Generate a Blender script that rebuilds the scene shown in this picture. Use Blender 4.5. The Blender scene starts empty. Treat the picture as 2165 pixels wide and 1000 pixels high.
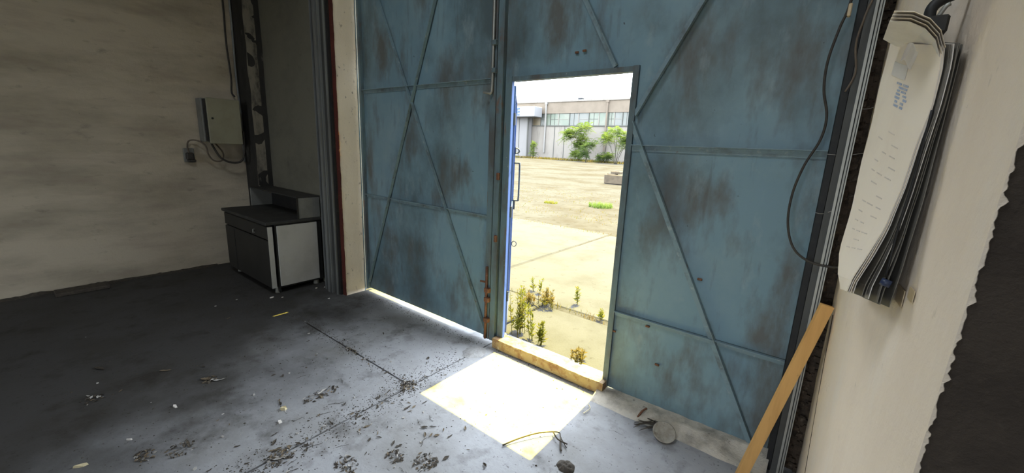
import bpy, math, random
from mathutils import Vector, Matrix, noise

# ------------------------------------------------------------------ camera
scn = bpy.context.scene
col = scn.collection
H = 1.5
YAW, TILT, ROLL, FPX = 0.65755, 0.21694, 0.04234, 855.57
cy, sy, ct, st, cr, sr = math.cos(YAW), math.sin(YAW), math.cos(TILT), math.sin(TILT), math.cos(ROLL), math.sin(ROLL)
fwd = Vector((-sy * ct, cy * ct, -st)); rt = Vector((cy, sy, 0)); up = rt.cross(fwd)
r2 = rt * cr + up * sr; u2 = up * cr - rt * sr
cam = bpy.data.cameras.new('camera'); camo = bpy.data.objects.new('camera', cam); col.objects.link(camo)
cam.sensor_width = 36; cam.lens = FPX / 2165 * 36; cam.clip_start = 0.02; cam.clip_end = 500
m = Matrix((r2, u2, -fwd)).transposed().to_4x4(); m.translation = (0, 0, H)
camo.matrix_world = m
scn.camera = camo

# ------------------------------------------------------------------ light
SKY = 6.2
SUN = 14.0
EXPOSURE = 1.15
w = bpy.data.worlds.new('sky'); scn.world = w; w.use_nodes = True
bg = w.node_tree.nodes['Background']
bg.inputs['Color'].default_value = (0.86, 0.94, 1.0, 1); bg.inputs['Strength'].default_value = SKY
sun = bpy.data.lights.new('sun', 'SUN'); suno = bpy.data.objects.new('sun', sun); col.objects.link(suno)
sun.energy = SUN; sun.angle = math.radians(0.5); sun.color = (1.0, 0.83, 0.12)
suno.rotation_euler = (math.radians(-23.3), 0, 0)          # shines in through the gate, 67 degrees high
suno.location = (-1.4, 8, 12)


def portal(name, loc, rot, sx, sz):
    l = bpy.data.lights.new(name, 'AREA'); o = bpy.data.objects.new(name, l); col.objects.link(o)
    l.shape = 'RECTANGLE'; l.size = sx; l.size_y = sz; l.cycles.is_portal = True
    o.location = loc; o.rotation_euler = rot
    return o


portal('door_daylight', (-1.354, 2.36, 1.0), (math.radians(-90), 0, 0), 0.85, 1.86)
portal('back_fill_portal', (-0.9, -7.0, 1.8), (math.radians(90), 0, 0), 1.7, 2.4)  # portal for the fill opening added in the back wall
portal('roof_fill_portal', (-1.4, -0.1, 4.3), (0, 0, 0), 1.2, 1.0)  # portal for the fill opening added in the roof
vs = scn.view_settings
vs.view_transform = 'Standard'; vs.look = 'None'; vs.exposure = EXPOSURE; vs.gamma = 1.0; vs.use_curve_mapping = False

random.seed(7)
R = random.Random(11)


# ------------------------------------------------------------------ materials
def ramp(nt, fac, stops):
    n = nt.nodes.new('ShaderNodeValToRGB'); e = n.color_ramp.elements
    while len(e) < len(stops): e.new(0.5)
    for k, (p, c) in enumerate(stops):
        e[k].position = p; e[k].color = c if len(c) == 4 else (*c, 1)
    nt.links.new(fac, n.inputs[0]); return n.outputs[0]


def noise_tex(nt, vec, scale, detail=6, rough=0.6, stretch=(1, 1, 1), dist=0.0):
    mp = nt.nodes.new('ShaderNodeMapping'); mp.inputs['Scale'].default_value = stretch
    nt.links.new(vec, mp.inputs[0])
    n = nt.nodes.new('ShaderNodeTexNoise'); n.inputs['Scale'].default_value = scale
    n.inputs['Detail'].default_value = detail; n.inputs['Roughness'].default_value = rough
    n.inputs['Distortion'].default_value = dist
    nt.links.new(mp.outputs[0], n.inputs['Vector']); return n.outputs[0]


def mix(nt, fac, a, b, typ='MIX'):
    n = nt.nodes.new('ShaderNodeMix'); n.data_type = 'RGBA'; n.blend_type = typ
    if hasattr(fac, 'links'): nt.links.new(fac, n.inputs[0])
    else: n.inputs[0].default_value = fac
    for s, i in ((a, 6), (b, 7)):
        if hasattr(s, 'links'): nt.links.new(s, n.inputs[i])
        else: n.inputs[i].default_value = (*s, 1)
    return n.outputs[2]


def material(name, base, layers=(), rough=0.8, metal=0.0, bump=0.0, bscale=60, spec=0.5, bstretch=(1, 1, 1)):
    """layers: (colour, scale, lo, hi, stretch, strength)"""
    if name in OUT:                                          # outdoor colours darkened so the bright yard does not burn out
        k_ = OUTK * (1.0 if 'bleached' in name else 1.2)
        base = tuple(q * k_ for q in base); layers = [(tuple(q * k_ for q in L[0]), *L[1:]) for L in layers]
    mt = bpy.data.materials.new(name); mt.use_nodes = True; nt = mt.node_tree
    b = nt.nodes['Principled BSDF']
    tc = nt.nodes.new('ShaderNodeTexCoord'); v = tc.outputs['Object']
    c = None
    cur = base
    for k, L in enumerate(layers):
        colr, sc, lo, hi, stt, amt = L
        off = nt.nodes.new('ShaderNodeVectorMath'); off.operation = 'ADD'; off.inputs[1].default_value = (k * 7.31, k * 3.7, k * 5.1)
        nt.links.new(v, off.inputs[0])
        f = noise_tex(nt, off.outputs[0], sc, 8, 0.62, stt)
        fr = ramp(nt, f, [(lo, (0, 0, 0)), (hi, (amt, amt, amt))])
        cur = mix(nt, fr, cur, colr)
    if hasattr(cur, 'links'): nt.links.new(cur, b.inputs['Base Color'])
    else: b.inputs['Base Color'].default_value = (*cur, 1)
    b.inputs['Roughness'].default_value = rough; b.inputs['Metallic'].default_value = metal
    b.inputs['Specular IOR Level'].default_value = spec
    if bump:
        f = noise_tex(nt, v, bscale, 8, 0.65, bstretch)
        bn = nt.nodes.new('ShaderNodeBump'); bn.inputs['Strength'].default_value = bump; bn.inputs['Distance'].default_value = 0.01
        nt.links.new(f, bn.inputs['Height']); nt.links.new(bn.outputs[0], b.inputs['Normal'])
    return mt


def leaf_material(name, c1, c2, scale):
    """thin leaf: half reflects, half lets light through"""
    mt = bpy.data.materials.new(name); mt.use_nodes = True; nt = mt.node_tree; nt.nodes.clear()
    out = nt.nodes.new('ShaderNodeOutputMaterial'); tc = nt.nodes.new('ShaderNodeTexCoord')
    f = ramp(nt, noise_tex(nt, tc.outputs['Object'], scale, 5), [(0.42, (0, 0, 0)), (0.6, (1, 1, 1))])
    c = mix(nt, f, c1, c2)
    a, b = nt.nodes.new('ShaderNodeBsdfDiffuse'), nt.nodes.new('ShaderNodeBsdfTranslucent')
    nt.links.new(c, a.inputs[0]); nt.links.new(c, b.inputs[0])
    ms = nt.nodes.new('ShaderNodeMixShader'); ms.inputs[0].default_value = 0.5
    nt.links.new(a.outputs[0], ms.inputs[1]); nt.links.new(b.outputs[0], ms.inputs[2]); nt.links.new(ms.outputs[0], out.inputs[0])
    return mt


I1 = (1, 1, 1)
OUT = ('bleached_yard', 'bleached_apron_slab', 'grey_facade_render', 'sandy_fascia', 'window_frame_steel', 'dusty_green_glass', 'dusty_ochre_glass', 'dusty_grey_glass', 'pale_annex_render', 'white_canopy', 'blue_sign_paint', 'white_downpipe', 'sandstone_block')
OUTK = 0.33
M = {}
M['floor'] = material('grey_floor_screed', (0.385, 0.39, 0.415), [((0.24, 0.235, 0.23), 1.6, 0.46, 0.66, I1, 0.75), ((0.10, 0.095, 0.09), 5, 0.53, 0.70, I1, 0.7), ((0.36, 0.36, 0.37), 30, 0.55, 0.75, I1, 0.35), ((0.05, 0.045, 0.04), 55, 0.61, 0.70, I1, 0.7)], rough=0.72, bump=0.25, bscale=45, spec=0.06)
def add_dark_zone(mt, colr):
    """near-black tone spreading over the floor on the cabinet side, with a ragged edge"""
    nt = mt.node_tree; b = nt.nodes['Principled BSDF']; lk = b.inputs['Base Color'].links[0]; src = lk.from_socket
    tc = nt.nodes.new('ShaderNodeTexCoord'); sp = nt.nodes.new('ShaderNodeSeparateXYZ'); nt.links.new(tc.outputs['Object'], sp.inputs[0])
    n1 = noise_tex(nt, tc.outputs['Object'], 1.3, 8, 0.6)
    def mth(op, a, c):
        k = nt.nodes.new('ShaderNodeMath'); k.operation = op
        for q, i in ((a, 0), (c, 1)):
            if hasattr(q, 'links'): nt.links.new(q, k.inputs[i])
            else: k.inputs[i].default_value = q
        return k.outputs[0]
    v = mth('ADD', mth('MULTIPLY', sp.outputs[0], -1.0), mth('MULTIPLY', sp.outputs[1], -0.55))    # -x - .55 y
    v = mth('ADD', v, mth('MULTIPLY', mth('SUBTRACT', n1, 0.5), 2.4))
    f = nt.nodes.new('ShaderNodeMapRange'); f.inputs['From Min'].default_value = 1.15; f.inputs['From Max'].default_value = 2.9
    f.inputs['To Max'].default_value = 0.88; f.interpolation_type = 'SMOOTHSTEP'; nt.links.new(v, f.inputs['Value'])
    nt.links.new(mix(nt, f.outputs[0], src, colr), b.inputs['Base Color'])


add_dark_zone(M['floor'], (0.032, 0.028, 0.023))
M['joint'] = material('joint_dirt', (0.06, 0.052, 0.045), [((0.12, 0.10, 0.08), 40, 0.45, 0.65, I1, 0.8)], rough=0.95, bump=0.5)
M['lwall'] = material('stained_limewash', (0.54, 0.47, 0.365), [((0.29, 0.25, 0.19), 1.1, 0.44, 0.68, (1, .7, 2.4), 0.85), ((0.34, 0.27, 0.22), 2.3, 0.52, 0.72, (1, .6, 3), 0.6), ((0.20, 0.17, 0.14), 6.5, 0.60, 0.74, (1, .8, 2), 0.6), ((0.06, 0.05, 0.04), 42, 0.70, 0.76, I1, 0.8)], rough=0.9, bump=0.45, bscale=22)
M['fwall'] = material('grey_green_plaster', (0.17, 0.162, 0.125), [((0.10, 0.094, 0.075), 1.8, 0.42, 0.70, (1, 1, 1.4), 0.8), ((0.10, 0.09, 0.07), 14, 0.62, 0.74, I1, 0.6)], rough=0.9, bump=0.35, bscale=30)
M['rwall'] = material('pale_plaster', (0.88, 0.76, 0.63), [((0.79, 0.66, 0.53), 2.2, 0.42, 0.68, (1, 1, .5), 0.7), ((0.84, 0.77, 0.69), 4, 0.52, 0.72, (1, 1, .4), 0.6), ((0.38, 0.32, 0.25), 18, 0.66, 0.76, (1, 1, .6), 0.55), ((0.20, 0.16, 0.12), 60, 0.72, 0.78, I1, 0.7)], rough=0.85, bump=0.5, bscale=35)
M['brownwall'] = material('brown_rough_render', (0.085, 0.066, 0.052), [((0.055, 0.042, 0.034), 9, 0.42, 0.66, I1, 0.8), ((0.13, 0.105, 0.085), 50, 0.60, 0.75, I1, 0.6)], rough=0.95, bump=0.8, bscale=70)
M['pilaster_front'] = material('black_pilaster_front', (0.035, 0.032, 0.028), [((0.012, 0.011, 0.010), 4, 0.4, 0.62, (1, 1, .4), 0.8), ((0.20, 0.18, 0.15), 11, 0.64, 0.74, (1, 1, .35), 0.7)], rough=0.8, bump=0.5, bscale=25)
M['pilaster_side'] = material('peeling_pilaster_side', (0.24, 0.215, 0.17), [((0.05, 0.045, 0.038), 12, 0.46, 0.66, (1, 1, .4), 0.9), ((0.25, 0.22, 0.17), 20, 0.5, 0.7, I1, 0.6)], rough=0.85, bump=0.6, bscale=30)
M['column'] = material('cream_column', (0.90, 0.78, 0.62), [((0.80, 0.67, 0.52), 3, 0.45, 0.7, I1, 0.6), ((0.22, 0.16, 0.11), 34, 0.62, 0.70, (1, 1, .6), 0.75)], rough=0.85, bump=0.5, bscale=40)
M['redlead'] = material('red_lead_steel', (0.10, 0.016, 0.009), [((0.04, 0.009, 0.007), 8, 0.45, 0.65, (1, 1, .4), 0.8), ((0.30, 0.16, 0.08), 40, 0.62, 0.72, I1, 0.6)], rough=0.75, bump=0.4)
M['gate'] = material('blue_gate_paint', (0.175, 0.285, 0.350), [((0.245, 0.350, 0.395), 1.7, 0.45, 0.68, (1, 1, .8), 0.8), ((0.075, 0.100, 0.108), 1.1, 0.46, 0.64, (1.1, 1, .8), 0.85), ((0.110, 0.105, 0.095), 2.6, 0.50, 0.66, (1.5, 1, .55), 0.85), ((0.30, 0.38, 0.41), 6, 0.60, 0.76, (1.3, 1, .6), 0.55), ((0.09, 0.085, 0.08), 9, 0.58, 0.74, (2.4, 1, .35), 0.5), ((0.035, 0.03, 0.028), 30, 0.68, 0.735, (1, 1, .8), 0.9)], rough=0.5, bump=0.12, bscale=18, spec=0.4)
M['gate_bar'] = material('blue_gate_bars', (0.20, 0.29, 0.335), [((0.10, 0.105, 0.105), 9, 0.50, 0.70, I1, 0.7), ((0.40, 0.44, 0.45), 26, 0.58, 0.72, I1, 0.7), ((0.16, 0.08, 0.05), 18, 0.64, 0.72, I1, 0.8)], rough=0.55, bump=0.2)
M['gate_frame'] = material('worn_gate_frame', (0.12, 0.185, 0.215), [((0.085, 0.080, 0.078), 7, 0.44, 0.62, (1, 1, .35), 0.85), ((0.17, 0.085, 0.05), 13, 0.60, 0.70, (1, 1, .4), 0.8), ((0.38, 0.40, 0.40), 33, 0.66, 0.74, I1, 0.7)], rough=0.6, bump=0.25)
M['sill'] = material('worn_wicket_sill', (0.34, 0.25, 0.14), [((0.20, 0.095, 0.045), 14, 0.48, 0.62, I1, 0.85), ((0.55, 0.50, 0.40), 30, 0.58, 0.70, I1, 0.7)], rough=0.75, bump=0.4)
M['rust'] = material('rusty_steel', (0.17, 0.075, 0.04), [((0.07, 0.035, 0.025), 20, 0.45, 0.65, I1, 0.8), ((0.30, 0.20, 0.13), 50, 0.6, 0.72, I1, 0.6)], rough=0.85, bump=0.4)
M['zinc'] = material('galvanised_steel', (0.40, 0.40, 0.37), [((0.24, 0.24, 0.22), 6, 0.45, 0.68, (1, 1, .25), 0.8), ((0.55, 0.56, 0.54), 20, 0.60, 0.75, (1, 1, .2), 0.6)], rough=0.45, metal=0.55, bump=0.1)
M['greypaint'] = material('grey_painted_steel', (0.21, 0.22, 0.22), [((0.12, 0.12, 0.12), 5, 0.45, 0.7, (1, 1, .3), 0.8), ((0.34, 0.35, 0.34), 18, 0.6, 0.74, (1, 1, .2), 0.6)], rough=0.5, metal=0.2)
M['darksteel'] = material('dull_dark_steel', (0.075, 0.077, 0.075), [((0.04, 0.04, 0.038), 6, 0.45, 0.68, (1, 1, .25), 0.8)], rough=0.55, metal=0.2)
M['black'] = material('black_steel', (0.012, 0.012, 0.013), [((0.03, 0.028, 0.025), 15, 0.5, 0.7, I1, 0.7)], rough=0.6)
M['blacktop'] = material('sooty_worktop', (0.03, 0.029, 0.027), [((0.07, 0.066, 0.06), 12, 0.5, 0.7, I1, 0.6)], rough=0.7)
M['cabdark'] = material('shaded_cabinet_front', (0.022, 0.021, 0.019), [((0.012, 0.011, 0.010), 4, 0.45, 0.7, I1, 0.7)], rough=0.6)  # near-black carries the shade of the side turned away from the door
M['cabpale'] = material('pale_enamel_panel', (0.50, 0.49, 0.46), [((0.36, 0.345, 0.31), 3, 0.45, 0.7, I1, 0.7), ((0.16, 0.14, 0.11), 30, 0.68, 0.76, I1, 0.6)], rough=0.45)
M['boxgrey'] = material('olive_box_enamel', (0.30, 0.285, 0.205), [((0.22, 0.20, 0.14), 5, 0.45, 0.7, I1, 0.7)], rough=0.55)
M['boxside'] = material('grey_box_side', (0.20, 0.20, 0.185), [((0.12, 0.12, 0.11), 6, 0.45, 0.7, I1, 0.6)], rough=0.6)
M['rubber'] = material('dark_cable', (0.035, 0.03, 0.026), [((0.08, 0.07, 0.06), 40, 0.5, 0.7, I1, 0.5)], rough=0.65)
M['browncable'] = material('dusty_brown_cable', (0.13, 0.10, 0.075), [((0.20, 0.17, 0.14), 40, 0.5, 0.7, I1, 0.5)], rough=0.7)
M['wood'] = material('pale_lath_wood', (0.74, 0.43, 0.15), [((0.58, 0.31, 0.10), 6, 0.45, 0.68, (4, 4, .5), 0.7), ((0.24, 0.13, 0.05), 9, 0.66, 0.74, (2, 2, 1.2), 0.7)], rough=0.7, bump=0.15, bstretch=(3, 3, .4))
M['tin'] = material('dusty_tin', (0.40, 0.37, 0.32), [((0.22, 0.19, 0.15), 14, 0.42, 0.62, I1, 0.8), ((0.12, 0.09, 0.07), 30, 0.58, 0.7, I1, 0.7)], rough=0.7)
M['threshold'] = material('chipped_concrete', (0.62, 0.57, 0.50), [((0.26, 0.235, 0.20), 8, 0.45, 0.66, I1, 0.8), ((0.62, 0.60, 0.56), 16, 0.56, 0.72, I1, 0.7), ((0.09, 0.07, 0.055), 22, 0.64, 0.72, I1, 0.8)], rough=0.9, bump=0.8, bscale=40)
M['rubble'] = material('brown_rubble', (0.10, 0.07, 0.048), [((0.04, 0.03, 0.022), 20, 0.45, 0.62, I1, 0.85), ((0.24, 0.19, 0.14), 34, 0.6, 0.72, I1, 0.8)], rough=0.95, bump=0.9)
M['paper'] = material('yellowed_paper', (0.90, 0.80, 0.67), [((0.82, 0.70, 0.57), 6, 0.45, 0.7, I1, 0.6)], rough=0.8)
M['paper_white'] = material('greyed_paper', (0.74, 0.70, 0.66), [((0.60, 0.55, 0.50), 9, 0.45, 0.7, I1, 0.6)], rough=0.8)
M['paper_shade'] = material('shade_dark_sheet', (0.20, 0.185, 0.16), [((0.12, 0.11, 0.095), 9, 0.45, 0.7, I1, 0.6)], rough=0.8)  # inner sheets darkened to carry the shadow beside the bundle
M['blueink'] = material('faded_blue_print', (0.36, 0.43, 0.58), [((0.58, 0.57, 0.58), 60, 0.48, 0.62, I1, 0.8)], rough=0.8)
M['greyink'] = material('faded_grey_print', (0.68, 0.60, 0.52), [((0.76, 0.67, 0.57), 90, 0.45, 0.6, I1, 0.8)], rough=0.8)
M['penblue'] = material('dark_blue_plastic', (0.03, 0.045, 0.10), rough=0.4)
M['tape'] = material('yellowed_tape', (0.62, 0.50, 0.33), [((0.50, 0.38, 0.24), 20, 0.45, 0.7, I1, 0.6)], rough=0.5)
M['leaf'] = material('dry_leaf', (0.14, 0.105, 0.07), [((0.24, 0.19, 0.12), 30, 0.45, 0.65, I1, 0.8)], rough=0.9)
M['leafdark'] = material('dark_dry_leaf', (0.050, 0.040, 0.032), [((0.09, 0.075, 0.055), 30, 0.45, 0.65, I1, 0.8)], rough=0.9)
M['flake'] = material('plaster_flake', (0.42, 0.40, 0.38), [((0.26, 0.24, 0.22), 30, 0.45, 0.65, I1, 0.7)], rough=0.9)
M['scrap'] = material('yellow_paper_scrap', (0.66, 0.57, 0.36), [((0.45, 0.37, 0.22), 30, 0.5, 0.7, I1, 0.7)], rough=0.8)
M['dirt'] = material('loose_dirt', (0.05, 0.042, 0.034), [((0.12, 0.10, 0.08), 60, 0.5, 0.7, I1, 0.7)], rough=0.95)
M['slabpatch'] = material('grey_mortar_patch', (0.33, 0.33, 0.34), [((0.22, 0.21, 0.20), 20, 0.45, 0.7, I1, 0.7)], rough=0.9, bump=0.6)
M['ceil'] = material('dim_ceiling', (0.40, 0.38, 0.34), [((0.28, 0.26, 0.23), 2, 0.45, 0.7, I1, 0.6)], rough=0.9)
M['outwall'] = material('outer_render', (0.45, 0.42, 0.37), rough=0.9)
M['yard'] = material('bleached_yard', (0.152, 0.148, 0.152), [((0.116, 0.102, 0.088), 0.35, 0.44, 0.60, I1, 0.9), ((0.175, 0.17, 0.17), 0.9, 0.50, 0.68, I1, 0.7), ((0.070, 0.060, 0.042), 6, 0.54, 0.68, I1, 0.6), ((0.15, 0.145, 0.14), 25, 0.6, 0.75, I1, 0.5)], rough=0.95, bump=0.4, bscale=9, spec=0.0)
M['yardslab'] = material('bleached_apron_slab', (0.195, 0.192, 0.198), [((0.152, 0.147, 0.142), 2.0, 0.45, 0.66, I1, 0.7), ((0.085, 0.078, 0.06), 12, 0.60, 0.72, I1, 0.6)], rough=0.95, bump=0.4, spec=0.0)
M['drygrass'] = leaf_material('dry_grass', (0.14, 0.098, 0.035), (0.105, 0.098, 0.024), 3)
M['weed'] = leaf_material('yellow_green_weed', (0.125, 0.135, 0.022), (0.15, 0.13, 0.03), 12)
M['green'] = leaf_material('bright_green_leaf', (0.115, 0.155, 0.036), (0.070, 0.108, 0.028), 0.9)
M['green2'] = leaf_material('mid_green_leaf', (0.060, 0.090, 0.030), (0.040, 0.064, 0.024), 1.2)
M['bark'] = material('tree_bark', (0.025, 0.022, 0.014), rough=0.9)
M['facade'] = material('grey_facade_render', (0.335, 0.305, 0.275), [((0.26, 0.23, 0.205), 0.35, 0.45, 0.66, (1, 1, .5), 0.75), ((0.12, 0.105, 0.09), 1.2, 0.58, 0.74, (2.5, 1, .25), 0.7)], rough=0.9)
M['fascia'] = material('sandy_fascia', (0.265, 0.215, 0.168), [((0.20, 0.158, 0.12), 0.5, 0.45, 0.66, I1, 0.8), ((0.26, 0.20, 0.16), 1.4, 0.56, 0.7, I1, 0.6)], rough=0.9)
M['mullion'] = material('window_frame_steel', (0.085, 0.085, 0.075), rough=0.7)
M['pane'] = material('dusty_green_glass', (0.155, 0.195, 0.15), [((0.24, 0.25, 0.205), 0.5, 0.42, 0.62, I1, 0.8)], rough=0.35)
M['pane_yellow'] = material('dusty_ochre_glass', (0.22, 0.17, 0.095), [((0.17, 0.14, 0.09), 1.0, 0.42, 0.62, I1, 0.8)], rough=0.4)
M['pane_grey'] = material('dusty_grey_glass', (0.18, 0.19, 0.18), [((0.13, 0.15, 0.14), 0.8, 0.42, 0.62, I1, 0.8)], rough=0.35)
M['annex'] = material('pale_annex_render', (0.29, 0.28, 0.285), [((0.235, 0.23, 0.235), 0.5, 0.45, 0.7, (2, 1, .3), 0.7)], rough=0.9)
M['canopy'] = material('white_canopy', (0.33, 0.335, 0.36), rough=0.7)
M['bluesign'] = material('blue_sign_paint', (0.06, 0.14, 0.26), rough=0.6)
M['pipe'] = material('white_downpipe', (0.32, 0.31, 0.30), rough=0.6)
M['block'] = material('sandstone_block', (0.15, 0.115, 0.075), [((0.10, 0.075, 0.05), 6, 0.45, 0.66, I1, 0.8)], rough=0.95)
M['leafdoor'] = material('bright_blue_door_paint', (0.045, 0.082, 0.23), [((0.058, 0.098, 0.25), 5, 0.45, 0.7, I1, 0.7), ((0.02, 0.022, 0.03), 26, 0.68, 0.76, I1, 0.7)], rough=0.5)
M['jambblue'] = material('blue_jamb_paint', (0.085, 0.145, 0.34), [((0.03, 0.045, 0.09), 14, 0.56, 0.70, (1, 1, .5), 0.7)], rough=0.6, spec=0.2)
M['hardware'] = material('grey_hardware', (0.06, 0.065, 0.075), rough=0.5, metal=0.4)


# ------------------------------------------------------------------ mesh helpers
def wloc(o):
    v = Vector((0, 0, 0))
    while o: v = v + o.location; o = o.parent
    return v


def tag(o, label=None, cat=None, group=None, kind=None):
    if label: o['label'] = label
    if cat: o['category'] = cat
    if group: o['group'] = group
    if kind: o['kind'] = kind
    return o


def empty(name, loc, label, cat, group=None):
    o = bpy.data.objects.new(name, None); col.objects.link(o); o.location = loc
    o.empty_display_size = 0.05
    return tag(o, label, cat, group)


class MB:
    def __init__(s): s.v = []; s.f = []

    def add(s, vs, fs):
        n = len(s.v); s.v += [Vector(p) for p in vs]; s.f += [tuple(i + n for i in f) for f in fs]; return s

    def box(s, x0, x1, y0, y1, z0, z1, bev=0.0):
        if bev:
            return s.cbox(x0, x1, y0, y1, z0, z1, bev)
        return s.add([(x, y, z) for z in (z0, z1) for y in (y0, y1) for x in (x0, x1)],
                     [(0, 2, 3, 1), (4, 5, 7, 6), (0, 1, 5, 4), (2, 6, 7, 3), (0, 4, 6, 2), (1, 3, 7, 5)])

    def cbox(s, x0, x1, y0, y1, z0, z1, b):
        import itertools
        c = ((x0 + x1) / 2, (y0 + y1) / 2, (z0 + z1) / 2); hh = ((x1 - x0) / 2, (y1 - y0) / 2, (z1 - z0) / 2)
        b = min(b, *(0.45 * q for q in hh))
        idx = {}; vs = []
        for sg in itertools.product((-1, 1), repeat=3):
            for ax in range(3):
                p = [c[k] + sg[k] * (hh[k] if k == ax else hh[k] - b) for k in range(3)]
                idx[sg, ax] = len(vs); vs.append(p)
        fs = []
        for ax in range(3):
            a, d = [k for k in range(3) if k != ax]
            for sg in (-1, 1):
                q = []
                for (u, w_) in ((-1, -1), (1, -1), (1, 1), (-1, 1)):
                    k = [0, 0, 0]; k[ax] = sg; k[a] = u; k[d] = w_; q.append(idx[tuple(k), ax])
                fs.append(q)
        for ax in range(3):
            a, d = [k for k in range(3) if k != ax]
            for u in (-1, 1):
                for w_ in (-1, 1):
                    k0 = [0, 0, 0]; k0[a] = u; k0[d] = w_; k1 = list(k0); k0[ax] = -1; k1[ax] = 1
                    fs.append((idx[tuple(k0), a], idx[tuple(k1), a], idx[tuple(k1), d], idx[tuple(k0), d]))
        for sg in itertools.product((-1, 1), repeat=3): fs.append((idx[sg, 0], idx[sg, 1], idx[sg, 2]))
        return s.add(vs, fs)

    def bar(s, a, b, wdt, thk, nrm):
        """rectangular bar from a to b; wdt in the plane, thk along nrm"""
        a, b, n = Vector(a), Vector(b), Vector(nrm).normalized()
        d = (b - a).normalized(); sd = d.cross(n).normalized() * (wdt / 2); n = d.cross(sd).normalized() * (thk / 2)
        vs = [p + sd * i + n * j for p in (a, b) for (i, j) in ((-1, -1), (1, -1), (1, 1), (-1, 1))]
        return s.add(vs, [(0, 1, 2, 3), (7, 6, 5, 4), (0, 4, 5, 1), (1, 5, 6, 2), (2, 6, 7, 3), (3, 7, 4, 0)])

    def tube(s, pts, r, n=8, smooth=0):
        pts = [Vector(p) for p in pts]
        if smooth: pts = spline(pts, smooth)
        rr = r if isinstance(r, (list, tuple)) else [r] * len(pts)
        if len(rr) != len(pts): rr = [rr[0] + (rr[-1] - rr[0]) * k / (len(pts) - 1) for k in range(len(pts))]
        base = len(s.v); u = None
        for i, p in enumerate(pts):
            t = (pts[min(i + 1, len(pts) - 1)] - pts[max(i - 1, 0)]).normalized()
            if u is None: u = t.orthogonal().normalized()
            u = (u - t * u.dot(t)).normalized(); v = t.cross(u)
            for k in range(n):
                a = 2 * math.pi * k / n; s.v.append(p + (u * math.cos(a) + v * math.sin(a)) * rr[i])
        for i in range(len(pts) - 1):
            for k in range(n):
                s.f.append((base + i * n + k, base + i * n + (k + 1) % n, base + (i + 1) * n + (k + 1) % n, base + (i + 1) * n + k))
        s.f.append(tuple(base + k for k in reversed(range(n))))
        s.f.append(tuple(base + (len(pts) - 1) * n + k for k in range(n)))
        return s

    def grid(s, fn, nu, nv):
        b = len(s.v)
        for j in range(nv + 1):
            for i in range(nu + 1): s.v.append(Vector(fn(i / nu, j / nv)))
        for j in range(nv):
            for i in range(nu):
                a = b + j * (nu + 1) + i; s.f.append((a, a + 1, a + nu + 2, a + nu + 1))
        return s

    def sheet(s, fn, nu, nv, thick):
        """closed thin solid: fn(u,v)->point; thick: offset vector"""
        b = len(s.v); t = Vector(thick); n = (nu + 1) * (nv + 1)
        P = [Vector(fn(i / nu, j / nv)) for j in range(nv + 1) for i in range(nu + 1)]
        s.v += P; s.v += [p + t for p in P]
        for j in range(nv):
            for i in range(nu):
                a = b + j * (nu + 1) + i; q = (a, a + 1, a + nu + 2, a + nu + 1)
                s.f.append(q); s.f.append(tuple(k + n for k in reversed(q)))
        rim = [i for i in range(nu + 1)] + [j * (nu + 1) + nu for j in range(1, nv + 1)] + [nv * (nu + 1) + i for i in range(nu - 1, -1, -1)] + [j * (nu + 1) for j in range(nv - 1, 0, -1)]
        for k in range(len(rim)):
            a, c = b + rim[k], b + rim[(k + 1) % len(rim)]; s.f.append((c, a, a + n, c + n))
        return s

    def mesh(s, name, off=Vector((0, 0, 0)), smooth=False):
        me = bpy.data.meshes.new(name); me.from_pydata([tuple(p - off) for p in s.v], [], s.f); me.update()
        if smooth:
            for p in me.polygons: p.use_smooth = True
        return me

    def build(s, name, mt, parent=None, smooth=False, loc=None):
        off = wloc(parent) if parent else Vector(loc or (0, 0, 0))
        me = s.mesh(name, off, smooth); me.materials.append(M[mt] if isinstance(mt, str) else mt)
        o = bpy.data.objects.new(name, me); col.objects.link(o)
        if parent: o.parent = parent
        elif loc: o.location = loc
        return o


def spline(p, k):
    out = []
    for i in range(len(p) - 1):
        a, b, c, d = p[max(i - 1, 0)], p[i], p[i + 1], p[min(i + 2, len(p) - 1)]
        for j in range(k):
            t = j / k
            out.append(0.5 * ((2 * b) + (c - a) * t + (2 * a - 5 * b + 4 * c - d) * t * t + (3 * b - a - 3 * c + d) * t ** 3))
    return out + [p[-1]]


def nz(x, y, z, s=1.0): return noise.noise(Vector((x * s, y * s, z * s)))


def struct(o, label): o['kind'] = 'structure'; o['label'] = label; return o


# ------------------------------------------------------------------ the setting
CEIL = 4.3
XL, FW = -5.55, 2.06
fl = struct(MB().box(-5.8, 4.3, -7.3, 2.45, -0.25, -0.022).build('floor', 'joint'), 'grey cement floor strewn with dirt inside the gate')
# screed slabs with open joints
jx, jy, g = -1.875, 1.445, 0.006
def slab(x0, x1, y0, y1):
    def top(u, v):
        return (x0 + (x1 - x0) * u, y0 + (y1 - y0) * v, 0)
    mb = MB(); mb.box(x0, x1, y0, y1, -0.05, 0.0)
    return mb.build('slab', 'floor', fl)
xs = [-5.56, -3.25, jx, -0.03, 1.85, 4.05]; ys = [-7.05, -4.2, -1.37, jy, 2.44]
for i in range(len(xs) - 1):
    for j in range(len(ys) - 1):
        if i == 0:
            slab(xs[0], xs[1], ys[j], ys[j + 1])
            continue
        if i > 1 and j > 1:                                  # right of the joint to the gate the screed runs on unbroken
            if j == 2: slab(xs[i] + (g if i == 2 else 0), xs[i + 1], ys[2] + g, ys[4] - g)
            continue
        slab(xs[i] + (g if i > 1 else 0), xs[i + 1] - g, ys[j] + g, ys[j + 1] - g)

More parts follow.
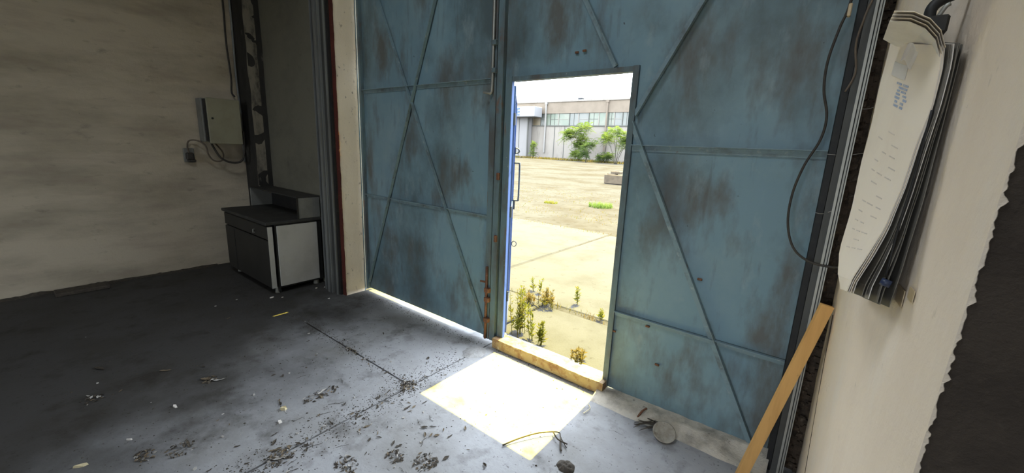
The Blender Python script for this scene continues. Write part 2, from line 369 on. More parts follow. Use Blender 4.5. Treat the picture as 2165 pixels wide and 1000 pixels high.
# left wall, lower edge ragged
def wl(u, v):
    y = -7.05 + (1.93 + 7.05) * u; z = CEIL * v
    return (XL + 0.012 * nz(0, y, z, 1.3) + 0.004 * nz(3, y, z, 6), y, z)
mb = MB(); mb.sheet(wl, 90, 44, (-0.25, 0, 0)); wleft = struct(mb.build('wall_left', 'lwall', smooth=False), 'stained off-white plaster wall beside the gate')
mb = MB()                                                    # dirt rim along the foot of the wall
def rim(u, v):
    y = -2.5 + 4.0 * u
    hgt = 0.012 + 0.02 * max(0, nz(1, y, 0, 5)) + 0.012 * abs(nz(4, y, 0, 19))
    return (XL + 0.004 + (0.05 + 0.03 * nz(2, y, 0, 7)) * (1 - v), y, 0.001 + hgt * v * v)
mb.sheet(rim, 160, 3, (0, 0, -0.004)); tag(mb.build('dirt_rim', 'dirt', wleft), kind='stuff')

# pilaster in the corner, its front black and its side peeling
pil = struct(MB().box(XL - 0.2, -5.21, 1.905, 2.45, 0, CEIL).build('wall_pilaster', 'pilaster_front'), 'black pilaster in the corner beside the fuse box')
def ps(u, v):
    y = 1.906 + 0.10 * u; z = CEIL * v
    return (-5.209 + 0.006 * nz(1, y, z, 7), y + (0.02 * nz(5, 0, z, 3.1) if u == 0 else 0), z)
MB().sheet(ps, 3, 120, (-0.004, 0, 0)).build('plaster_edge', 'pilaster_side', pil)['label'] = 'pale peeling plaster edge'
# front wall left of the gate
def wf(u, v):
    x = -5.21 + (-3.66 + 5.21) * u; z = CEIL * v
    return (x, FW + 0.006 * nz(x, 0, z, 2), z)
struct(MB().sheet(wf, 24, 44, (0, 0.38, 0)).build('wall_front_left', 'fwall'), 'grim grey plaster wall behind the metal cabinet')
# cream column at the gate with red steel angle on its corner
def cf(u, v):
    y = 2.0 + 0.205 * u; z = CEIL * v
    return (-3.582 + 0.003 * nz(1, y, z, 9), y, z)
colm = struct(MB().sheet(cf, 4, 130, (-0.09, 0, 0)).build('wall_gate_column', 'column'), 'cream plastered column at the hinge side of the blue gate')
def rs(u, v):
    z = CEIL * v
    return (-3.63 + (0.055 + 0.006 * nz(2, 0, z, 9) + 0.004 * nz(6, 0, z, 30)) * u, 1.994, z)
MB().sheet(rs, 2, 220, (0, 0.006, 0)).build('corner_angle', 'redlead', colm)['label'] = 'red painted steel corner strip'
struct(MB().box(-5.8, -3.6, 2.44, 2.75, -0.1, CEIL).build('wall_outer_left', 'outwall'), 'outer leaf of the front wall')
struct(MB().box(-3.61, 0.12, 2.22, 2.5, 3.32, CEIL).build('wall_gate_lintel', 'fwall'), 'wall above the blue gate')
# right wall: pale reveal running from the gate towards the room, chipped near corner, brown end face
YN, YF = 0.80, 2.20
def xw(y, z):
    t = (YF - y) / (YF - YN)
    far = 0.1005 - 0.0095 * z; near = 0.162 + 0.0085 * z
    return far + (near - far) * t
def rag(z): return max(0.0008, 0.003 + nz(7, 0, z, 9) * 0.005 + nz(2, 0, z, 38) * 0.005 + nz(9, 0, z, 95) * 0.006)
def rw(u, v):
    z = CEIL * v; k = round(u * 28)
    if k == 28: return (xw(YN, z) + rag(z), YN - 0.0015, z)
    t = k / 27; y = YF + (YN - YF) * t
    x = xw(y, z) + (0.0025 * nz(0, y, z, 3) + 0.0012 * nz(0, y, z, 14)) * min(1, (1 - t) * 5)
    if k == 0: y += 0.004 * nz(3, 0, z, 12)
    return (x, y, z)
wr = MB().sheet(rw, 28, 1100, (0.0008, 0.0008, 0)).build('wall_right', 'rwall')
struct(wr, 'pale cream plaster wall that the papers hang on')
def rn(u, v):
    z = CEIL * v
    x = xw(YN, z) + 0.0012 + 2.4 * u ** 1.5
    y = YN + (0.0015 + 0.0015 * nz(x, 0, z, 8) if u else 0.0004)
    return (x, y, z)
struct(MB().sheet(rn, 22, 160, (0, 0.02, 0)).build('wall_right_end', 'brownwall'), 'dark brown rough end face of the cream wall')
struct(MB().box(0.19, 4.3, 0.87, 2.75, -0.1, CEIL).build('wall_front_right', 'outwall'), 'solid masonry behind the cream wall')
# rubble core seen between steel post and plaster
core = struct(MB().box(0.03, 0.22, 2.235, 2.75, -0.1, CEIL).build('wall_core', 'rubble'), 'brown rubble masonry between steel post and cream plaster')
mb = MB()
for k in range(260):
    z = R.uniform(0, 2.6); x = R.uniform(0.045, 0.098); s_ = R.uniform(0.006, 0.017); y = 2.232
    vs_ = []
    for i in range(8):
        vs_.append((x + s_ * R.uniform(.5, 1) * (1 if i & 1 else -1), y + s_ * R.uniform(.5, 1.2) * (1 if i & 2 else -1), z + s_ * R.uniform(.5, 1) * (1 if i & 4 else -1)))
    mb.add(vs_, [(0, 2, 3, 1), (4, 5, 7, 6), (0, 1, 5, 4), (2, 6, 7, 3), (0, 4, 6, 2), (1, 3, 7, 5)])
tag(mb.build('rubble_lumps', 'rubble', core), kind='stuff')
# vertical crack with a brown strip in the cream wall
MB().tube([(xw(y, z) + 0.0003, y, z) for (y, z) in ((2.09, 0.872), (2.03, 0.66), (1.95, 0.43), (1.875, 0.25), (1.80, 0.02))], 0.0028, 6, 4).build('strip_joint', 'rubble', wr)['label'] = 'thin brown joint line'
mb = MB()                                                    # roof with an unseen opening added to let in fill daylight
for (a, b, c, d) in ((-5.8, -2.0, -7.3, 2.75), (-0.8, 4.3, -7.3, 2.75), (-2.0, -0.8, -7.3, -0.6), (-2.0, -0.8, 0.4, 2.75)): mb.box(a, b, c, d, CEIL, CEIL + 0.15)
struct(mb.build('ceiling', 'ceil'), 'ceiling of the hall with an added opening for fill daylight')
struct(MB().box(4.05, 4.3, -7.3, 0.87, -0.1, CEIL).build('wall_right_far', 'lwall'), 'far side wall of the hall')
mb = MB(); mb.box(-5.8, -1.75, -7.3, -7.05, 0, CEIL); mb.box(-0.05, 4.3, -7.3, -7.05, 0, CEIL); mb.box(-1.75, -0.05, -7.3, -7.05, 3.0, CEIL); mb.box(-1.75, -0.05, -7.3, -7.05, 0, 0.6)  # unseen hole added in the back wall to brighten the interior
struct(mb.build('wall_back', 'lwall'), 'back wall of the hall with an added opening for fill daylight')

# concrete threshold strip under the right gate leaf
def th(u, v):
    x = -0.945 + 0.93 * u; y = 2.075 + 0.17 * v + 0.018 * nz(x, 0, 5, 6) * (1 - v)
    hgt = 0.030 + 0.024 * u
    prof = min(1.0, v * 1.9) ** 0.8
    z = hgt * prof + 0.006 * nz(x, y, 0, 16) * prof
    d = math.hypot(x + 0.13, (y - 2.14) * 1.4)
    if d < 0.10: z *= 0.25 + 0.75 * (d / 0.10) ** 2
    return (x, y, max(0.0005, z))
struct(MB().sheet(th, 90, 14, (0, 0, -0.04)).build('trim_1', 'threshold'), 'chipped pale concrete threshold under the right gate leaf')

# ------------------------------------------------------------------ yard and far building (outside)
struct(MB().box(-160, 120, 2.75, 140, -0.5, -0.03).build('ground', 'yard'), 'sun-bleached yard outside the gate')
struct(MB().box(-160, 120, -90, -7.3, -0.5, -0.03).build('ground_rear', 'yard'), 'sun-bleached ground behind the hall')
ap = struct(MB().box(-3.6, 0.1, 2.3, 2.78, -0.4, -0.06).build('trim_2', 'yard'), 'dirt bed of the apron outside the gate')
def apron(x0, x1, y0, y1, z):
    MB().cbox(x0, x1, y0, y1, z - 0.1, z, 0.012).build('apron_slab', 'yardslab', ap)
apron(-4.6, -2.06, 2.32, 3.28, -0.012); apron(-2.03, 0.1, 2.32, 3.20, -0.014)
apron(-6.5, -3.1, 3.36, 7.0, -0.018); apron(-3.06, 1.2, 3.30, 6.9, -0.02)

BY = 55.0
bd = empty('industrial_hall', (-31, BY, 0), 'long grey industrial hall with a band of dusty windows across the yard', 'building')
MB().box(-75, 20, BY, BY + 14, -0.1, 5.05).build('wall', 'facade', bd)
MB().box(-75, 20, BY, BY + 14, 6.85, 8.55).build('fascia', 'fascia', bd)
MB().box(-75, 20, BY + 0.25, BY + 14, 5.0, 6.9).build('window_recess', 'mullion', bd)
MB().box(-75.2, 20.2, BY - 0.12, BY + 14.2, 8.5, 8.72).build('roof_edge', 'facade', bd)
MB().box(-75, 20, BY - 0.10, BY + 0.2, 4.93, 5.08).build('window_ledge', 'mullion', bd)
px = [-39.3, -37.75, -37.0, -35.95, -34.45, -32.55, -31.0, -29.3, -27.7, -26.2, -25.3, -24.1, -22.9]
xx = -22.9
while xx < 18: xx += 1.6; px.append(xx)
xx = -39.3; left = []
while xx > -73: xx -= 1.6; left.append(xx)
px = left[::-1] + px
kinds = ['pane', 'pane_grey', 'pane', 'pane', 'pane_grey']
for k in range(len(px) - 1):
    a, b = px[k], px[k + 1]
    kd = 'pane_yellow' if abs(a + 39.3) < .01 or abs(a + 35.95) < 0 else kinds[(k * 3) % 5]
    p = MB().box(a + 0.05, b - 0.05, BY + 0.14, BY + 0.22, 5.1, 6.83).build('pane', kd, bd)
    mb = MB(); c = (a + b) / 2
    mb.box(a - 0.05, a + 0.05, BY + 0.06, BY + 0.2, 5.05, 6.88)
    if k % 2: mb.box(c - 0.025, c + 0.025, BY + 0.1, BY + 0.2, 5.1, 6.83)
    if k % 3: mb.box(a, b, BY + 0.1, BY + 0.2, 5.95, 6.0)
    mb.build('glazing_bar', 'mullion' if k % 2 else 'facade', p)
for xp, t_ in ((-36.7, 'pipe'), (-26.4, 'fascia')):
    mb = MB(); mb.tube([(xp, BY - 0.16, 8.5), (xp, BY - 0.16, 0.9)], 0.13, 8); mb.box(xp - 0.2, xp + 0.2, BY - 0.3, BY, 8.2, 8.5)
    mb.build('downpipe', t_, bd)
mb = MB(); mb.cbox(-31.9, -31.2, BY + 1, BY + 1.8, 8.7, 9.05, 0.08); mb.box(-32.0, -31.1, BY + 0.9, BY + 1.9, 9.05, 9.15); mb.build('roof_vent', 'hardware', bd)
for xq in (-35.0, -33.2, -24.6):
    MB().box(xq - 0.06, xq + 0.06, BY - 0.03, BY, 0, 5.0).build('wall_joint', 'mullion', bd)
an = empty('annex', (-46, BY, 0), 'pale annex with white box canopy and blue lettering beside the industrial hall', 'building')
MB().box(-60, -39.25, BY - 1.2, BY - 0.2, -0.1, 6.3).build('wall', 'annex', an)
MB().cbox(-60, -37.2, BY - 2.6, BY - 0.45, 6.2, 7.75, 0.08).build('canopy', 'canopy', an)
MB().box(-41.05, -40.95, BY - 1.24, BY - 1.19, 0, 6.2).build('wall_joint', 'mullion', an)
MB().box(-39.4, -39.2, BY - 1.26, BY - 1.1, 0, 6.2).build('corner_shadow_strip', 'mullion', an)
for k, (a, b, c, d) in enumerate(((0, .18, 0, 1.1), (0.18, .6, 0, .2), (.18, .6, .45, .65), (.18, .6, .9, 1.1))):
    MB().box(-40.6 + a, -40.6 + b, BY - 2.64, BY - 2.59, 6.42 + c, 6.42 + d).build('letter_stroke', 'bluesign', an)
for k, (a, b, c, d) in enumerate(((0, .18, 0, 1.1), (.42, .6, 0, 1.1), (.18, .42, .9, 1.1), (.18, .42, 0, .2))):
    MB().box(-41.5 + a, -41.5 + b, BY - 2.64, BY - 2.59, 6.42 + c, 6.42 + d).build('letter_stroke', 'bluesign', an)


# trees along the facade: pinnate fronds
def frond(mb, base, direc, length, droop, lw, rnd):
    d = Vector(direc).normalized(); side = d.cross(Vector((0, 0, 1)))
    if side.length < 0.05: side = Vector((1, 0, 0))
    side.normalize(); n = 7
    for k in range(1, n + 1):
        t = k / n
        c = Vector(base) + d * length * t - Vector((0, 0, droop * t * t))
        for sg in (-1, 1):
            ll = lw * (1.15 - 0.6 * t) * rnd.uniform(.8, 1.2)
            tip = c + side * sg * ll + d * ll * 0.35 - Vector((0, 0, ll * rnd.uniform(.1, .5)))
            wv = d * (length / n * 0.55)
            mid = (c + tip) / 2
            mb.add([c, mid - wv * .6 + Vector((0, 0, .02)), tip, mid + wv * .6 + Vector((0, 0, .02))], [(0, 1, 2, 3)])


def tree(name, label, base, clusters, mt, seed, flen=0.9, lw=0.28, nf=26):
    rnd = random.Random(seed)
    o = empty(name, base, label, 'tree', None)
    mb = MB(); tk = MB(); b = Vector(base)
    for (cx, cz, rx, rz) in clusters:
        c = b + Vector((cx, rnd.uniform(-.5, .5), cz))
        tk.tube([b + Vector((cx * .1, 0, 0)), b + Vector((cx * .35, 0, cz * .45)), c], [0.05, 0.015], 6, 3)
        for k in range(nf):
            a = rnd.uniform(0, 2 * math.pi); e = rnd.uniform(-.6, 1.2)
            q = c + Vector((rnd.uniform(-1, 1) * rx * .6, rnd.uniform(-1, 1) * rx * .5, rnd.uniform(-1, 1) * rz * .6))
            dr = Vector((math.cos(a) * math.cos(e), math.sin(a) * math.cos(e), math.sin(e)))
            frond(mb, q, dr, flen * rnd.uniform(.7, 1.2), flen * .4, lw, rnd)
    tk.build('trunk', 'bark', o, smooth=True)
    tag(mb.build('foliage', mt, o), kind='stuff')
    return o


tree('ailanthus_tree', 'tallest bright green feathery tree before the hall windows', (-28.4, 51.5, -0.03), [(-.9, 4.0, 1.4, 1.1), (.5, 4.5, 1.2, 1.0), (-1.9, 3.6, .9, .7), (-.2, 2.9, 1.2, .8), (-.3, 2.1, .7, .5), (-.5, .9, .6, .4)], 'green', 3, 1.0, .40, 60)
tree('ailanthus_sapling', 'low dark green sapling at the foot of the tallest tree', (-25.7, 48.4, -0.03), [(0, 1.9, .9, .6), (.5, 2.3, .7, .4), (0, 1.0, .4, .3)], 'green2', 4, .8, .34, 44)
tree('slender_tree', 'thin sparse tree between the two bigger green trees', (-25.2, 52.6, -0.03), [(-.4, 3.4, .8, .5), (.5, 3.7, .8, .6), (.2, 2.9, .5, .4)], 'green2', 5, .8, .3, 22)
tree('spreading_tree', 'spreading light green tree beside the sandy downpipe', (-21.8, 48.9, -0.03), [(-1.5, 3.1, .9, .6), (-.4, 3.9, 1.1, .6), (.6, 3.3, 1.0, .8), (.9, 2.4, .8, .6), (2.0, 3.4, 1.0, .8)], 'green', 6, .95, .36, 44)
tree('round_bush', 'rounded dark green bush at the foot of the hall wall', (-24.0, 51.0, -0.03), [(-.1, .8, .9, .5), (.5, .9, .7, .5), (-.9, .6, .5, .4)], 'green2', 8, .6, .28, 60)
tree('corner_bush', 'small yellow-green bush at the corner of the pale annex', (-36.9, 52.3, -0.03), [(0, .7, .6, .5), (-.2, 1.6, .5, .5), (.3, 2.2, .3, .3)], 'green', 9, .55, .26, 40)
# dry grass belt at the foot of the hall and tufts in the yard
def blades(mb, cx, cy_, n, spread, h, rnd, z0=-0.03, wd=0.006):
    for k in range(n):
        a = rnd.uniform(0, 6.283); r = spread * math.sqrt(rnd.random()); x = cx + r * math.cos(a); y = cy_ + r * math.sin(a)
        b = rnd.uniform(0, 6.283); lean = rnd.uniform(.1, .6) * h; hh = h * rnd.uniform(.5, 1.1)
        sx, sy_ = -math.sin(b) * wd, math.cos(b) * wd
        lx, ly = math.cos(b) * lean, math.sin(b) * lean
        mb.add([(x - sx, y - sy_, z0), (x + sx, y + sy_, z0), (x + sx * .7 + lx * .4, y + sy_ * .7 + ly * .4, z0 + hh * .6), (x - sx * .7 + lx * .4, y - sy_ * .7 + ly * .4, z0 + hh * .6), (x + lx, y + ly, z0 + hh)], [(0, 1, 2, 3), (3, 2, 4)])
rnd = random.Random(31)
mb = MB()
for k in range(420): blades(mb, rnd.uniform(-48, -16), rnd.uniform(50.8, 52.6), 5, .5, .35, rnd, wd=0.05)
tag(mb.build('dry_grass_belt', 'drygrass'), 'belt of dry golden grass along the foot of the hall', 'grass', kind='stuff')
mb = MB()
for k in range(330):
    y = rnd.uniform(8.0, 13.5); xg = -y * rnd.uniform(.38, .85)
    if math.hypot(xg + 4.92, y - 10.35) < .75 or math.hypot(xg + 6.25, y - 9.85) < .55: continue
    blades(mb, xg, y, 4, .22, .035, rnd, wd=0.006)
for k in range(110):
    x = rnd.uniform(-6, 0.5); blades(mb, x, 7.02 + .02 * x + rnd.uniform(-.06, .06), 4, .10, .04, rnd, wd=0.005)
for k in range(90):
    x = rnd.uniform(-4.5, 0.2); blades(mb, x, 3.27 + rnd.uniform(-.05, .05), 5, .05, .05, rnd, wd=0.003)
tag(mb.build('yard_grass', 'drygrass'), 'short dry grass in the cracks and patches of the yard', 'grass', kind='stuff')
def tuft(name, label, x, y, n, sp, h, mt, wd=0.008):
    mb = MB(); blades(mb, 0, 0, n, sp, h, rnd, 0, wd)
    o = mb.build(name, mt); o.location = (x, y, -0.03); tag(o, label, 'grass', kind='stuff')
tuft('grass_tuft', 'broad bright green grass tuft in the middle of the yard', -4.92, 10.35, 420, .33, .14, 'green')
tuft('grass_tuft', 'thin olive grass tuft beside the broad bright green one', -6.25, 9.85, 160, .2, .07, 'weed')


# upright weeds beyond the sill
def weed(x, y, h, n, spread, seed, label, mt='weed', group=None):
    rn_ = random.Random(seed); o = empty('roadside_weed', (x, y, -0.014), label, 'weed', group)
    st_, lf = MB(), MB()
    for k in range(n):
        a = rn_.uniform(0, 6.283); r = spread * rn_.random(); bx, by = x + r * math.cos(a), y + r * math.sin(a)
        hh = h * rn_.uniform(.55, 1.05); lx, ly = rn_.uniform(-.15, .15) * hh, rn_.uniform(-.15, .15) * hh
        p0, p1 = Vector((bx, by, -0.02)), Vector((bx + lx, by + ly, hh))
        st_.tube([p0, (p0 + p1) / 2 + Vector((lx * .2, 0, 0)), p1], [0.0028, 0.001], 5, 2)
        for q in range(int(30 * hh / 0.25) + 8):
            t = rn_.uniform(.15, 1.0); c = p0.lerp(p1, t); b = rn_.uniform(0, 6.283); e = rn_.uniform(.1, 1.0)
            d = Vector((math.cos(b) * math.cos(e), math.sin(b) * math.cos(e), math.sin(e))); L_ = 0.046 * (1.2 - .6 * t) * rn_.uniform(.7, 1.3)
            sd = d.cross(Vector((0, 0, 1))).normalized() * L_ * .17
            lf.add([c, c + d * L_ * .5 + sd, c + d * L_, c + d * L_ * .5 - sd], [(0, 1, 2, 3)])
    st_.build('stem', mt, o); tag(lf.build('leaves', mt, o), kind='stuff')
weed(-1.845, 2.52, .40, 9, .075, 1, 'tall dense yellow-green weed clump beside the open blue door')
weed(-1.70, 2.50, .36, 3, .03, 2, 'thin upright weed next to the dense weed clump')
weed(-1.585, 2.47, .24, 6, .035, 3, 'short bunched weed close behind the wicket sill')
g_ = 'single upright weeds in the yard'
weed(-2.35, 3.46, .17, 2, .01, 4, 'slim single weed stalk in the apron joint', group=g_)
weed(-2.25, 3.45, .15, 2, .01, 5, 'slim single weed stalk in the apron joint', group=g_)
weed(-1.80, 3.46, .22, 3, .015, 6, 'upright stalk standing alone beyond the apron joint')
weed(-2.02, 3.22, .17, 14, .14, 7, 'low spreading dry weed at the apron joint', 'drygrass')
weed(-1.24, 2.45, .12, 7, .06, 8, 'tiny yellow weed behind the middle of the sill', 'drygrass')
weed(-2.16, 3.13, .12, 8, .05, 9, 'low dry weed near the free edge of the blue door', 'drygrass')
weed(-1.45, 3.28, .09, 4, .03, 10, 'small sprig at the end of the apron joint')

cb = empty('stone_block', (-8.2, 18.5, -0.03), 'broad sandy stone block lying in the yard', 'block')
def blk(x0, x1, y0, y1, z0, z1, parent, nm):
    mb = MB(); mb.cbox(x0, x1, y0, y1, z0, z1, .03)
    for v in mb.v: v += Vector((nz(v.x, v.y, v.z, 3), nz(v.y, v.z, v.x, 3), nz(v.z, v.x, v.y, 3))) * .03
    return mb.build(nm, 'block', parent)
blk(-8.62, -7.65, 18.2, 18.8, -0.03, .42, cb, 'body'); blk(-8.5, -8.1, 18.25, 18.6, .41, .47, cb, 'broken_top')
o = blk(-8.35, -7.9, 18.3, 18.7, .46, .60, None, 'stone_slab'); tag(o, 'small sandy stone resting on the broad block in the yard', 'stone')

# ------------------------------------------------------------------ the blue gate
D = 2.24
ZB, ZT = 0.034, 3.3
def panel(parent, x0, x1, z0, z1, seed, amp=0.006):
    def fn(u, v):
        x = x0 + (x1 - x0) * u; z = z0 + (z1 - z0) * v
        e = min(1, 8 * min(u, 1 - u)) * min(1, 8 * min(v, 1 - v))
        return (x, D - amp * e * nz(x, seed, z, 2.3) - amp * .35 * e * nz(x, seed + 9, z, 7), z)
    return MB().sheet(fn, 26, 26, (0, 0.004, 0)).build('sheet_panel', 'gate', parent, smooth=False)
def rail(parent, x0, x1, z, nm='rail', h=0.030):
    mb = MB(); mb.box(x0, x1, D - 0.028, D - 0.001, z - 0.004, z); mb.box(x0, x1, D - 0.006, D - 0.001, z - h, z)
    return mb.build(nm, 'gate_bar', parent)
def brace(parent, a, b):
    """angle-iron diagonal: flat leg on the sheet plus a standing leg"""
    a3, b3 = Vector((a[0], D - 0.012, a[1])), Vector((b[0], D - 0.012, b[1]))
    mb = MB(); mb.bar(a3, b3, 0.030, 0.004, (0, 1, 0))
    d = (b3 - a3).normalized(); s_ = d.cross(Vector((0, 1, 0))).normalized() * 0.014
    mb.bar(a3 + s_ - Vector((0, 0.013, 0)), b3 + s_ - Vector((0, 0.013, 0)), 0.004, 0.026, (0, 1, 0))
    return mb.build('diagonal_brace', 'gate_bar', parent)

gl = empty('gate_leaf', (-2.73, D, ZB), 'closed blue sheet-steel gate leaf with crossed diagonal braces', 'gate')
X0, X1 = -3.562, -1.895
for (z0, z1, sd) in ((ZB, 1.0, 1), (1.0, 1.957, 2), (1.957, ZT, 3)): panel(gl, X0, X1, z0, z1, sd)
rail(gl, X0 + .03, X1 - .05, 1.0); rail(gl, X0 + .03, X1 - .05, 1.957); rail(gl, X0, X1, 2.93)
MB().box(X0, X0 + 0.03, D - 0.03, D - 0.001, ZB, ZT).build('stile', 'gate_frame', gl)
MB().box(X1 - 0.052, X1, D - 0.034, D - 0.001, ZB, ZT).build('stile', 'gate_frame', gl)
MB().box(X1 - 0.02, X1 + 0.03, D + 0.006, D + 0.012, ZB, ZT).build('sun_leak_strip', 'gate_frame', gl)  # unseen strip added behind the leaf gap to stop a sun leak
for (z0, z1) in ((ZB, 1.98), (2.26, ZT)): MB().box(X0 - 0.024, X0 + 0.01, D + 0.05, D + 0.056, z0, z1).build('sun_block_strip', 'gate_frame', gl)  # unseen outer strip added to block sun, left open for one floor streak
brace(gl, (-2.25, 3.25), (-3.525, 0.11)); brace(gl, (-3.50, 3.16), (-1.935, 0.055))
# upper rod bolt
up_ = MB().tube([(-1.917, D - 0.048, 3.2), (-1.917, D - 0.048, 1.93), (-1.917, D - 0.050, 1.865), (-1.925, D - 0.055, 1.852), (-1.985, D - 0.058, 1.862)], 0.0085, 8).build('rod_bolt', 'zinc', gl, smooth=True)
for zz in (2.62, 2.16, 1.985):
    MB().box(-1.925, -1.885, D - 0.062, D - 0.034, zz, zz + 0.028).build('bolt_guide', 'gate_frame', up_)
lo = MB().tube([(-1.917, D - 0.048, 0.04), (-1.917, D - 0.048, 0.62)], 0.010, 8).build('rod_bolt', 'rust', gl, smooth=True)
MB().tube([(-1.917, D - 0.05, 0.50), (-1.94, D - 0.062, 0.502), (-1.965, D - 0.062, 0.50)], 0.008, 8).build('bolt_handle', 'rust', lo)
for zz in (0.18, 0.345, 0.42):
    MB().box(-1.928, -1.882, D - 0.066, D - 0.034, zz, zz + 0.036, 0.004).build('bolt_guide', 'rust', lo)
MB().box(-1.945, -1.885, D - 0.032, D - 0.030, 0.04, 0.20).build('rust_plate', 'rust', gl)

gr = empty('gate_leaf', (-0.95, D, ZB), 'blue sheet-steel gate leaf with an open wicket doorway in it', 'gate')
Y0, Y1 = -1.888, -0.032
WL, WR, WT, WB = -1.768, -0.940, 1.927, 0.082
panel(gr, Y0, WL - 0.04, ZB, WT, 11, 0.0); panel(gr, Y0, WR + .02, WT + 0.0, ZT, 12)
panel(gr, WR + 0.02, Y1, ZB, .554, 13); panel(gr, WR + .02, Y1, .554, 1.542, 14); panel(gr, WR + .02, Y1, 1.542, ZT, 15)
rail(gr, WR + .035, Y1, .554); rail(gr, WR + .035, Y1, 1.542, h=0.036); rail(gr, Y0, Y1, 2.93)
MB().box(Y0, Y0 + 0.05, D - 0.034, D - 0.001, ZB, ZT).build('stile', 'gate_frame', gr)
fr = MB().box(WL - 0.05, WL, D - 0.022, D + 0.004, WB - .05, WT + .03).build('wicket_jamb', 'gate_frame', gr)
MB().box(WL, WL + 0.0025, D - 0.019, D + 0.0045, WB, WT).build('blue_edge_strip', 'jambblue', fr)['label'] = 'bright blue inner edge'
MB().box(WR, WR + 0.034, D - 0.016, D + 0.03, ZB, WT + .03).build('wicket_jamb', 'gate_frame', gr)
MB().box(WL, WR, D - 0.016, D + 0.03, WT, WT + .028).build('wicket_lintel', 'gate_frame', gr)
brace(gr, (-1.72, 3.11), (-1.045, 1.962)); brace(gr, (-0.14, 3.12), (-0.905, 1.70)); brace(gr, (-0.918, 1.66), (-0.105, 0.05))
def sillf(u, v):
    x = WL - 0.055 + (WR - WL + 0.085) * u; y = D - 0.072 + 0.115 * v
    return (x, y + .003 * nz(x, 2, 0, 18), WB + 0.004 * nz(x, y, 1, 14))
MB().sheet(sillf, 40, 3, (0, 0, -0.076)).build('wicket_sill', 'sill', gr)
for zz, xx_ in ((1.27, -1.845), (0.82, -1.85)):
    MB().cbox(xx_ - 0.012, xx_ + 0.012, D - 0.05, D - 0.03, zz, zz + .05, .004).build('keeper', 'rust', gr)
for (hx, hz_) in ((-0.90, .42), (-0.70, .515), (-0.62, .30), (-0.46, .86), (-1.30, 2.06), (-1.25, 2.065)):
    MB().cbox(hx - .012, hx + .012, D - .012, D - .004, hz_ - .006, hz_ + .006, .003).build('sheet_scar', 'rust', gr)

# wicket door swung open into the yard
Hh = Vector((-1.800, 2.302)); dd = Vector((-0.600, 0.800)); nn = Vector((0.8, 0.6)); Lw = 0.83
wd_ = empty('wicket_door', (Hh.x, Hh.y, 0.09), 'bright blue wicket door swung open into the yard', 'door')
def wp(s, t, z): p = Hh + dd * s + nn * t; return (p.x, p.y, z)
def wbox(s0, s1, t0, t1, z0, z1):
    return MB().add([wp(s, t, z) for z in (z0, z1) for t in (t0, t1) for s in (s0, s1)], [(0, 2, 3, 1), (4, 5, 7, 6), (0, 1, 5, 4), (2, 6, 7, 3), (0, 4, 6, 2), (1, 3, 7, 5)])
wbox(0, Lw, -0.03, -0.022, .09, 1.91).build('sheet_panel', 'leafdoor', wd_)
for (a, b, c, d) in ((0, .035, .09, 1.91), (Lw - .035, Lw, .09, 1.91)): wbox(a, b, -.022, .004, c, d).build('stile', 'leafdoor', wd_)
for (c, d) in ((.09, .125), (.98, 1.015), (1.875, 1.91)): wbox(.035, Lw - .035, -.022, .002, c, d).build('rail', 'leafdoor', wd_)
hp = [wp(.71, 0, 1.365), wp(.71, .042, 1.365), wp(.71, .05, 1.34), wp(.71, .05, 1.06), wp(.71, .042, 1.035), wp(.71, 0, 1.035)]
MB().tube(hp, 0.008, 8, 3).build('pull_handle', 'hardware', wd_, smooth=True)
hs = wbox(.74, .79, .004, .012, 1.44, 1.50); o = hs.build('hasp', 'hardware', wd_)
MB().tube([wp(.765, .012 + .03 * math.sin(a), 1.47 + .022 * math.cos(a)) for a in [i * math.pi / 8 for i in range(9)]], .006, 6).build('staple', 'hardware', o)
wbox(.72, .79, .004, .02, .95, 1.03).build('lock_case', 'hardware', wd_)
MB().tube([wp(.76, .028 + .022 * math.cos(a), .62 + .026 * math.sin(a)) for a in [i * math.pi / 8 for i in range(17)]], .004, 6).build('pull_ring', 'hardware', wd_)
for zz in (.35, 1.0, 1.65): MB().tube([(-1.795, 2.298, zz), (-1.795, 2.298, zz + .08)], .009, 8).build('hinge', 'hardware', wd_)

# fixed steel jambs
j1 = struct(MB().box(-3.605, -3.580, 2.2055, 2.214, 0, 3.32).build('trim_3', 'gate_frame'), 'fixed blue steel jamb at the cream column')
mb = MB(); mb.box(-0.07, 0.24, 2.262, 2.30, 0, 3.32); mb.box(-0.026, -0.004, 2.16, 2.262, 0, 3.32)
struct(mb.build('trim_4', 'black'), 'black steel jamb between gate and guide post')

# steel guide posts
def guide_post(name, label, x0, x1, y0, y1, z1, mt, rid, wm):
    o = empty(name, ((x0 + x1) / 2, (y0 + y1) / 2, 0), label, 'post')
    MB().box(x0, x1, y0 + .012, y1, 0, z1).build('web', wm, o)
    for (a, b, dpt) in rid: MB().box(x0 + (x1 - x0) * a, x0 + (x1 - x0) * b, y0 + .012 - dpt, y0 + .012, 0, z1).build('ridge', mt, o)
    return o
guide_post('guide_post', 'galvanised ridged steel guide post next to the cream wall', -0.002, 0.047, 2.09, 2.13, 3.3, 'zinc', ((.48, .66, .014), (.74, .86, .010), (.92, 1.0, .014)), 'darksteel')
gp2 = guide_post('guide_post', 'grey painted steel guide post beside the metal cabinet', -3.90, -3.66, 1.955, 2.0, 3.3, 'greypaint', ((0, .05, .012), (.36, .52, .03), (.60, .66, .02), (.93, 1.0, .012)), 'darksteel')
MB().box(-3.66, -3.632, 1.975, 2.05, 0, 3.3).build('back_flange', 'black', gp2)

